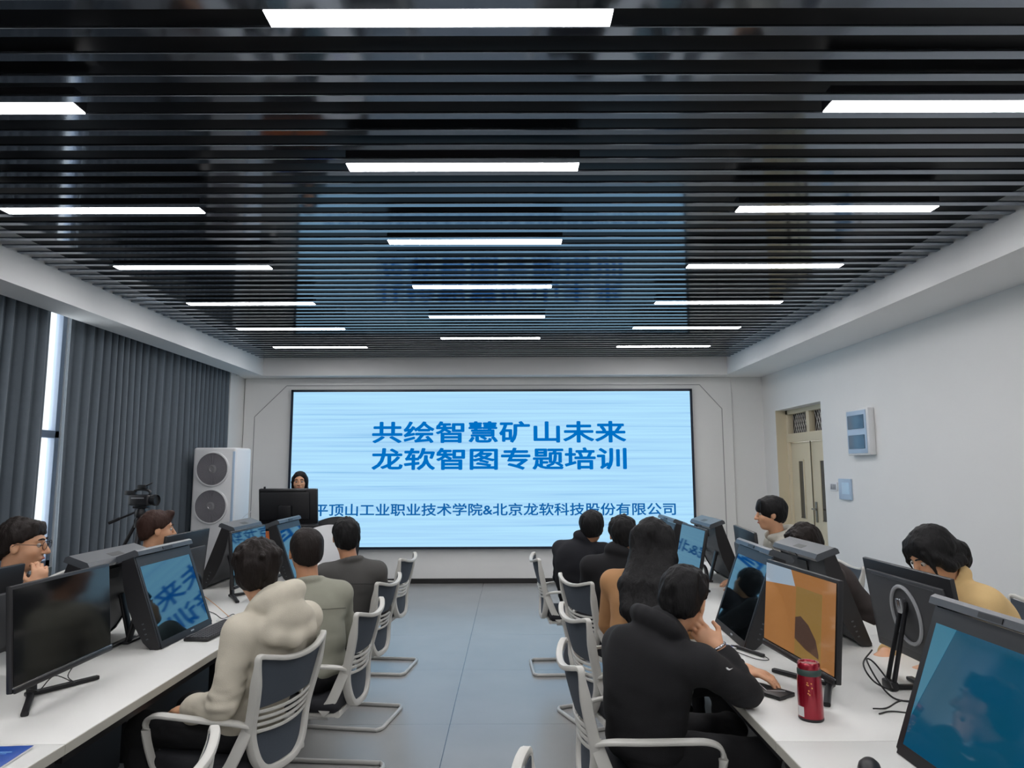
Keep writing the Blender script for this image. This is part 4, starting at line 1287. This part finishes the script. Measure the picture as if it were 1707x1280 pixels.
    n1 = np.cross(rd_, rc); n1 /= np.linalg.norm(n1)      # roughly backwards or forwards
    if n1 @ fc < 0: n1 = -n1
    n2 = np.cross(rd_, n1)
    def ring(phi, rad, hgt): return nb + rd_ * hgt + (n1 * math.cos(R(phi)) + n2 * math.sin(R(phi))) * rad
    if top_kind == 'hoodie':
        # hood lying behind the neck: a thick drooping roll that runs round to the throat
        P_, r_ = [], []
        for i in range(-8, 9):
            ph = 180 + i * 20
            bk = 0.5 + 0.5 * math.cos(R(ph - 180))
            P_.append(ring(ph, 0.078 + 0.030 * bk, 0.008 + collar * bk + (0.004 + 0.018 * hood) * bk)); r_.append(0.020 + (0.006 + 0.015 * hood) * bk * (0.45 if collar > 0.04 else 1.0))
        G.chain(P_, r_, 0.02)
        G.ell(nb - fc * (0.085 + 0.02 * hood) - Z * (0.02 + 0.02 * hood), (0.122 * width, 0.036 + 0.014 * hood, 0.060 + 0.022 * hood), Mt, 0.06)
        if hood > 0.7:
            G.chain([nb + rc * 0.130 - fc * 0.02 - Z * 0.03, nb - fc * 0.120 + rc * 0.085 - Z * 0.085, nb - fc * 0.138 - Z * 0.108, nb - fc * 0.120 - rc * 0.085 - Z * 0.085, nb - rc * 0.130 - fc * 0.02 - Z * 0.03], [0.012, 0.015, 0.016, 0.015, 0.012], 0.05)
    else:
        P_, r_ = [], []
        for i in range(-8, 9):
            ph = 180 + i * 19
            bk = 0.5 + 0.5 * math.cos(R(ph - 180))
            P_.append(ring(ph, 0.066, 0.004 + (0.02 + collar) * bk)); r_.append(0.015 + 0.004 * bk)
        G.chain(P_, r_, 0.012)
    if collar > 0:
        G.ell(nb + (head - nb) * 0.36 - fc * 0.030, (0.072 * S, 0.060, 0.052 + collar * 0.4), (rc, fc, Z), 0.04)
    G.cap(nb + nd * 0.004, H(0, -0.022, -0.03), 0.0585 * S, 0.0600 * S, 0.010, sub=True)
    G.ell(nb + fc * 0.055 + nd * 0.03, (0.035, 0.05, 0.06), (rc, fc, Z), 0.015, sub=True)
    G.plane(pelvis - Z * 0.055, (0, 0, -1), 0.012)
    amp = 0.0075 if top_kind == 'hoodie' else 0.0065
    def folds(V):
        zf = np.clip((V[:, 2] - pelvis[2]) / 0.5, 0, 1)
        calm = 1 - 0.75 * np.clip((V[:, 2] - (nb[2] - 0.17)) / 0.06, 0, 1)
        d = amp * (1.15 - zf) * vnoise(V, (8, 8, 26), seed) + amp * 0.7 * vnoise(V, (12, 12, 18), seed + 5)
        d = d * calm
        for a in A.values():
            e = np.array(a['elbow'], float)
            q = np.exp(-((V - e) ** 2).sum(1) / 0.010)
            d = d + q * amp * 1.5 * vnoise(V, (18, 18, 40), seed + 9)
        return d
    kind = {'hoodie': 'hoodie', 'jacket': 'jacket', 'shirt': 'shirt', 'coat': 'coat'}[top_kind]
    garment = skin_mesh(kind, G.mesh(2), top, root, base, folds)
    # ---- hair
    hh = min(h, 0.006)
    ext = 0.30 if hair in ('long', 'fall', 'shoulder') else 0.18
    if hair == 'long': ext = 0.60
    K = Field(head - np.array((ext * 0.75, ext * 0.75, 0.52 if hair == 'long' else (0.30 if hair in ('fall', 'shoulder') else 0.19))), head + np.array((ext * 0.75, ext * 0.75, 0.22)), hh)
    full = {'short': 1.0, 'crop': 0.955, 'bowl': 1.07, 'messy': 1.08, 'swept': 1.03, 'long': 1.02, 'fall': 1.05, 'shoulder': 0.95}[hair]
    K.ell(H(0, -0.016, 0.036), (0.088 * S * full, 0.106 * S * full, 0.094 * S * full), Mh, 0.02)
    if hair in ('short', 'crop', 'bowl', 'messy', 'swept'):
        K.ell(H(0, -0.048, -0.015), (0.073 * S, 0.062 * S, 0.072 * S), Mh, 0.03)
        cut = -0.060 if hair == 'crop' else -0.078
        slope = {'bowl': 0.42, 'messy': 0.55}.get(hair, 0.85)
        # hairline rises from the nape to the temples
        nvec = -(uh - slope * fh)
        K.plane(H(0, -0.085, cut), nvec, 0.012)
        K.ell(H(0, 0.120, -0.035), (0.085 * S, (0.075 if hair == 'bowl' else 0.082) * S, (0.062 if hair == 'bowl' else 0.085) * S), Mh, 0.012, sub=True)
        if hair != 'bowl':
            for s_ in (-1, 1):
                K.ell(H(s_ * 0.093, 0.004, -0.024), (0.030 * S, 0.038 * S, 0.046 * S), Mh, 0.010, sub=True)
        else:
            for s_ in (-1, 1):
                K.ell(H(s_ * 0.095, -0.004, -0.024), (0.030 * S, 0.030 * S, 0.034 * S), Mh, 0.012, sub=True)
    if hair == 'swept':
        for i, x in enumerate((-0.045, -0.02, 0.008, 0.035)):
            K.chain([H(x, 0.045, 0.085), H(x * 1.1, 0.068, 0.102 + 0.006 * (i % 2)), H(x * 1.15 + 0.006, 0.080, 0.116)], [0.030, 0.022, 0.010], 0.02)
    if hair in ('short', 'messy', 'bowl'):
        rnd = random.Random(seed * 7 + 1)
        for i in range({'messy': 16, 'bowl': 0, 'short': 0}[hair]):
            a = rnd.uniform(0, 360)
            q = rnd.uniform(0.02, 0.07)
            p0 = H(q * math.cos(R(a)), -0.02 + q * 1.2 * math.sin(R(a)), 0.105 + rnd.uniform(-0.012, 0.006) - q * 0.45)
            p1 = p0 + S * (0.035 * math.cos(R(a)) * rh + 0.040 * math.sin(R(a)) * fh - 0.006 * uh)
            K.cap(p0, p1, 0.022, 0.012, 0.012)
        for x in (-0.05, -0.028, -0.006, 0.018, 0.042):
            K.cap(H(x, 0.056, 0.092), H(x * 1.12 + 0.004, 0.079 - abs(x) * 0.25, 0.056 if hair != 'bowl' else 0.042), 0.017, 0.009, 0.014)
    if hair == 'long':
        for x in (-0.07, -0.045, -0.02, 0.0, 0.02, 0.045, 0.07):
            K.chain([H(x, -0.055, 0.04), H(x * 1.12, -0.085, -0.08), nb - fc * 0.135 + rc * (x * 1.35 + 0.025) - Z * 0.05, nb - fc * (0.200 + back) + rc * (x * 1.5 + 0.055) - Z * 0.17, nb - fc * (0.222 + back) + rc * (x * 1.5 + 0.075) - Z * (0.285 - abs(x))], [0.048, 0.045, 0.043, 0.040, 0.016], 0.025)
        for s_ in (-1, 1):
            K.chain([H(s_ * 0.062, 0.035, 0.06), H(s_ * 0.085, 0.02, -0.02), H(s_ * 0.088, 0.0, -0.12)], [0.028, 0.024, 0.028], 0.02)
        K.ell(H(0, 0.125, -0.03), (0.070 * S, 0.075 * S, 0.105 * S), Mh, 0.012, sub=True)
    if hair == 'shoulder':
        for x in (-0.06, -0.03, 0.0, 0.03, 0.06):
            K.chain([H(x, -0.06, 0.03), H(x * 1.1, -0.085, -0.10), H(x * 1.1, -0.075, -0.17)], [0.036, 0.03, 0.015], 0.02)
        for s_ in (-1, 1):
            K.chain([H(s_ * 0.055, 0.040, 0.070), H(s_ * 0.076, 0.018, 0.0), H(s_ * 0.076, -0.015, -0.10), H(s_ * 0.070, -0.02, -0.15)], [0.016, 0.013, 0.016, 0.010], 0.02)
        K.ell(H(0, 0.118, -0.008), (0.074 * S, 0.085 * S, 0.098 * S), Mh, 0.010, sub=True)
    if hair == 'fall':
        # parted hair covering the ears, gathered low at the back
        for s_ in (-1, 1):
            K.chain([H(s_ * 0.050, 0.045, 0.075), H(s_ * 0.080, 0.040, 0.02), H(s_ * 0.084, 0.005, -0.04), H(s_ * 0.060, -0.07, -0.06)], [0.028, 0.024, 0.026, 0.03], 0.018)
            K.chain([H(s_ * 0.062, 0.068, 0.055), H(s_ * 0.078, 0.072, 0.0), H(s_ * 0.074, 0.072, -0.07)], [0.012, 0.010, 0.004], 0.01)
        K.chain([H(0, -0.09, -0.02), H(0.0, -0.125, -0.055), H(0.01, -0.135, -0.10), H(0.02, -0.12, -0.15)], [0.055, 0.046, 0.034, 0.012], 0.03)
        K.chain([H(0.02, -0.12, -0.06), H(0.035, -0.145, -0.11)], [0.03, 0.008], 0.02)
        K.ell(H(0, 0.120, -0.030), (0.062 * S, 0.075 * S, 0.085 * S), Mh, 0.012, sub=True)
    ha = {'messy': 0.010, 'bowl': 0.005, 'crop': 0.003, 'short': 0.008}.get(hair, 0.005)
    def tuft(V):
        q = (V - head) @ np.stack(Mh, 1)
        return ha * vnoise(q, (34, 34, 14), seed + 2) + ha * 0.6 * vnoise(q, (80, 80, 26), seed + 4)
    skin_mesh('hair', K.mesh(1), hair_m or HAIR_BLACK, root, base, tuft)
    if glasses:
        gl_ = MB()
        for s_ in (-1, 1):
            rim = [Vector(H(s_ * 0.033 + 0.026 * math.cos(t), 0.104 - 0.10 * abs(s_ * 0.033 + 0.026 * math.cos(t)) ** 1.3, 0.006 + 0.020 * math.sin(t)) - np.array(base)) for t in [2 * PI * i / 20 for i in range(20)]]
            gl_.tube(rim, 0.0016, closed=True, seg=6, up=tuple(fh))
            gl_.tube([Vector(H(s_ * x, y, z) - np.array(base)) for x, y, z in ((0.059, 0.100, 0.010), (0.082, 0.08, 0.012), (0.084, 0.0, 0.012), (0.083, -0.015, 0.0))], 0.0016, seg=6)
        gl_.tube([Vector(H(x, 0.107, 0.010) - np.array(base)) for x in (-0.008, 0, 0.008)], 0.0016, seg=6)
        gl_.build('glasses', mat('spectacle_metal', lin(40, 40, 44), 0.3, metal=0.6), root)
    return dict(root=root, H=H, base=base, nb=nb, garment=garment, fc=fc, rc=rc, A=A)

BLACK_CLOTH = cloth('black_cotton', lin(21, 21, 24), 0.9, 0.15)
NAVY_CLOTH = cloth('navy_black_cotton', lin(19, 20, 27), 0.9, 0.15)

# ---- left side of the aisle, seen from behind
person('person in a cream hoodie with dark messy hair, seated with back to camera', (-1.15, 3.13, 0.565), (-1.115, 3.10, 1.205), 160, 146, (109, 2, 0), 'messy', HAIR_DARK, SKIN,
       cloth('cream_fleece', lin(200, 193, 176)), 'hoodie', h=0.006, seed=3, nb=(-1.02, 3.075, 1.045), width=1.0, collar=0.03,
       arms={'L': dict(elbow=(-1.155, 2.90, 0.715), wrist=(-1.36, 3.04, 0.640), d=(-0.7, 0.6, -0.1), nrm=(0.2, -0.2, 1)),
             'R': dict(elbow=(-0.99, 3.27, 0.76), wrist=(-1.20, 3.36, 0.68))})
sage = person('person in a sage green jacket with short cropped black hair, seated left of the aisle', (-1.03, 3.88, 0.565), (-1.144, 3.93, 1.185), 165, 112, (116, 0, 0), 'crop', HAIR_DARK, SKIN2,
       cloth('sage_cotton', lin(146, 146, 132)), 'jacket', h=0.007, seed=5, nb=(-1.11, 3.885, 1.02), width=1.02, S=1.10)
grey = person('person in a dark grey shirt with wavy black hair, seated nearest the lectern', (-1.07, 4.83, 0.565), (-1.117, 4.76, 1.185), 165, 108, (106, 0, 0), 'short', HAIR_BLACK, SKIN2,
       cloth('charcoal_cotton', lin(76, 75, 73)), 'shirt', h=0.0075, seed=7, nb=(-1.07, 4.725, 1.02), width=1.02)
# ---- right side of the aisle
person('person in black with bowl-cut black hair bent forward, nearest the LED screen', (0.54, 5.93, 0.565), (0.668, 5.80, 1.15), 20, 62, (80, 6, 0), 'bowl', HAIR_BLACK, SKIN2,
       NAVY_CLOTH, 'shirt', h=0.008, seed=9, nb=(0.585, 5.83, 1.035), width=1.16, back=0.06, S=1.10, collar=0.035)
person('person in a black jacket with short black hair, between bowl-cut and long haired person', (0.70, 4.86, 0.565), (0.754, 4.75, 1.195), 30, 70, (88, 2, 0), 'short', HAIR_BLACK, SKIN2,
       BLACK_CLOTH, 'jacket', h=0.008, seed=11, nb=(0.705, 4.725, 1.05), width=1.08, collar=0.03)
person('person with very long straight black hair wearing a tan coat', (0.66, 3.76, 0.565), (0.781, 3.90, 1.235), 20, 66, (80, 4, 0), 'long', HAIR_BLACK, SKIN,
       cloth('tan_wool', lin(172, 128, 86)), 'coat', h=0.007, seed=13, nb=(0.725, 3.82, 1.085), width=1.08)
bh = person('person in a black hoodie leaning cheek on hand, elbow on right table', (0.53, 2.90, 0.565), (0.687, 2.83, 1.125), 8, 40, (56, 12, 8), 'short', HAIR_BLACK, SKIN,
       BLACK_CLOTH, 'hoodie', h=0.0052, seed=15, nb=(0.575, 2.80, 0.990), width=1.16, back=0.03, S=1.06, hood=0.6, collar=0.05,
       arms={'R': dict(elbow=(0.875, 2.715, 0.808), wrist=(0.795, 2.750, 0.955), d=(-0.70, 0.30, 0.68), nrm=(-0.30, -0.85, 0.25), curl=(0.55, 1.1, 0.9), thumb=1),
             'L': dict(elbow=(0.80, 3.10, 0.80), wrist=(0.98, 3.02, 0.80), d=(0.6, -0.6, 0.0), nrm=(0, 0, 1), curl=(0.3, 0.4, 0.3))})
# ---- far side of the right table, facing the camera side
person('person in a light grey hoodie with black fringe, in profile before the cream door', (2.26, 5.42, 0.60), (1.925, 5.20, 1.30), 180, 172, (172, 4, 0), 'bowl', HAIR_BLACK, SKIN,
       cloth('light_grey_fleece', lin(170, 167, 156)), 'hoodie', h=0.0075, seed=17, nb=(1.985, 5.215, 1.13), width=1.0, S=1.0)
person('person bowed behind a stereo display, only dark brown hair showing', (2.36, 4.70, 0.565), (1.897, 4.55, 1.150), 180, 186, (192, 28, 0), 'short', HAIR_DARK, SKIN,
       cloth('dark_brown_cotton', lin(52, 44, 42)), 'shirt', h=0.008, seed=19, nb=(1.99, 4.575, 1.03), width=1.0)
person('person in a yellow top bowing a head of falling black hair, by the right wall', (2.38, 3.22, 0.565), (2.028, 3.40, 1.222), 180, 196, (188, 30, 0), 'fall', HAIR_BLACK, SKIN,
       cloth('pale_yellow_knit', lin(212, 180, 126)), 'jacket', h=0.0065, seed=21, nb=(2.135, 3.425, 1.09), width=0.98, S=1.06, collar=0.02)
# ---- far side of the left table
person('person with thin glasses and black hair, hand at chin, by the curtains', (-2.84, 3.56, 0.565), (-2.495, 3.60, 1.262), 0, 12, (16, 4, 0), 'short', HAIR_DARK, SKIN,
       cloth('mid_grey_cotton', lin(84, 84, 86)), 'jacket', h=0.006, seed=23, glasses=True, S=1.08,
       arms={'R': dict(elbow=(-2.33, 3.36, 0.86), wrist=(-2.335, 3.50, 1.065), d=(-0.05, 0.18, 1.0), nrm=(0.75, -0.65, 0.0), curl=(0.5, 0.9, 0.6))})
person('person with brown hair swept up in front, in profile before the tripod', (-2.84, 4.95, 0.565), (-2.519, 5.0, 1.215), 0, 30, (34, 2, 0), 'swept', HAIR_BROWN, SKIN,
       cloth('olive_cotton', lin(98, 92, 74)), 'jacket', h=0.007, seed=25, S=1.08)
# ---- the presenter
person('person with dark tied hair standing behind the lectern touchscreen', (-2.50, 8.37, 0.90), (-2.507, 8.26, 1.486), -80, -78, (-76, 3, 0), 'shoulder', HAIR_BLACK, SKIN,
       cloth('teal_dark_cotton', lin(40, 52, 56)), 'jacket', h=0.008, seed=27, standing=True, width=0.80, S=1.02,
       arms={'L': dict(elbow=(-2.35, 8.28, 1.06), wrist=(-2.38, 8.10, 1.07), d=(-0.2, -1, 0.0)), 'R': dict(elbow=(-2.72, 8.22, 1.06), wrist=(-2.62, 8.06, 1.07), d=(0.2, -1, 0.0))})

# ---- small details on the clothes
def cam_facing(p):
    v = (EYE - Vector(p)).normalized()
    rt = Vector((0, 0, 1)).cross(v).normalized()
    return v, rt, v.cross(rt)
from mathutils.bvhtree import BVHTree
def surface_toward_eye(P_, p):
    """point of the person's garment that lies on the line from the eye through p"""
    g = P_['garment']
    bvh = BVHTree.FromPolygons([v.co for v in g.data.vertices], [tuple(f.vertices) for f in g.data.polygons])
    o = EYE - Vector(P_['base'])
    d = (Vector(p) - EYE).normalized()
    hit = bvh.ray_cast(o, d)
    return hit[0], hit[1]
hp, hn = surface_toward_eye(bh, (0.83, 2.74, 0.885))
if hp is not None:
    rt = hn.cross(Vector((0.35, 0.1, 1))).normalized(); up_ = rt.cross(hn)
    tick = [(-0.020, 0.000), (-0.014, -0.006), (-0.004, -0.007), (0.020, 0.006), (0.000, -0.001), (-0.008, -0.001), (-0.014, 0.002)]
    vs = [hp + hn * 0.003 - rt * q[0] + up_ * q[1] for q in tick]
    MB()._add(vs + [v - hn * 0.004 for v in vs], [tuple(range(7)), tuple(range(13, 6, -1))] + [(i, i + 7, (i + 1) % 7 + 7, (i + 1) % 7) for i in range(7)]).build('cuff_mark', M_white, bh['root'], smooth=False)
w_ = np.array(bh['A']['R']['wrist'], float); e_ = np.array(bh['A']['R']['elbow'], float)
ax_ = (w_ - e_) / np.linalg.norm(w_ - e_)
s1 = np.cross(ax_, (0, 1, 0)); s1 /= np.linalg.norm(s1); s2 = np.cross(ax_, s1)
wp = [Vector(w_ + ax_ * 0.008 + (s1 * math.cos(t) + s2 * math.sin(t)) * 0.031 - np.array(bh['base'])) for t in [2 * PI * i / 20 for i in range(20)]]
MB().tube(wp, 0.006, closed=True, seg=8, up=tuple(ax_)).build('bracelet', M_chrome, bh['root'])
def seam(P_, pts, m, name):
    out = []
    for p in pts:
        q, n = surface_toward_eye(P_, p)
        if q is not None: out.append(q + n * 0.0008)
    if len(out) > 3:
        MB().tube(out, 0.0022, seg=6).build(name, m, P_['root'])
seam(sage, [(-1.27 + 0.032 * i, 3.80, 0.905 + 0.004 * math.sin(i * 0.6)) for i in range(13)], mat('sage_seam', lin(98, 98, 88), 0.8), 'yoke_seam')
seam(grey, [(-1.22 + 0.032 * i, 4.62, 0.900) for i in range(11)], mat('charcoal_seam', lin(50, 50, 49), 0.8), 'yoke_seam')
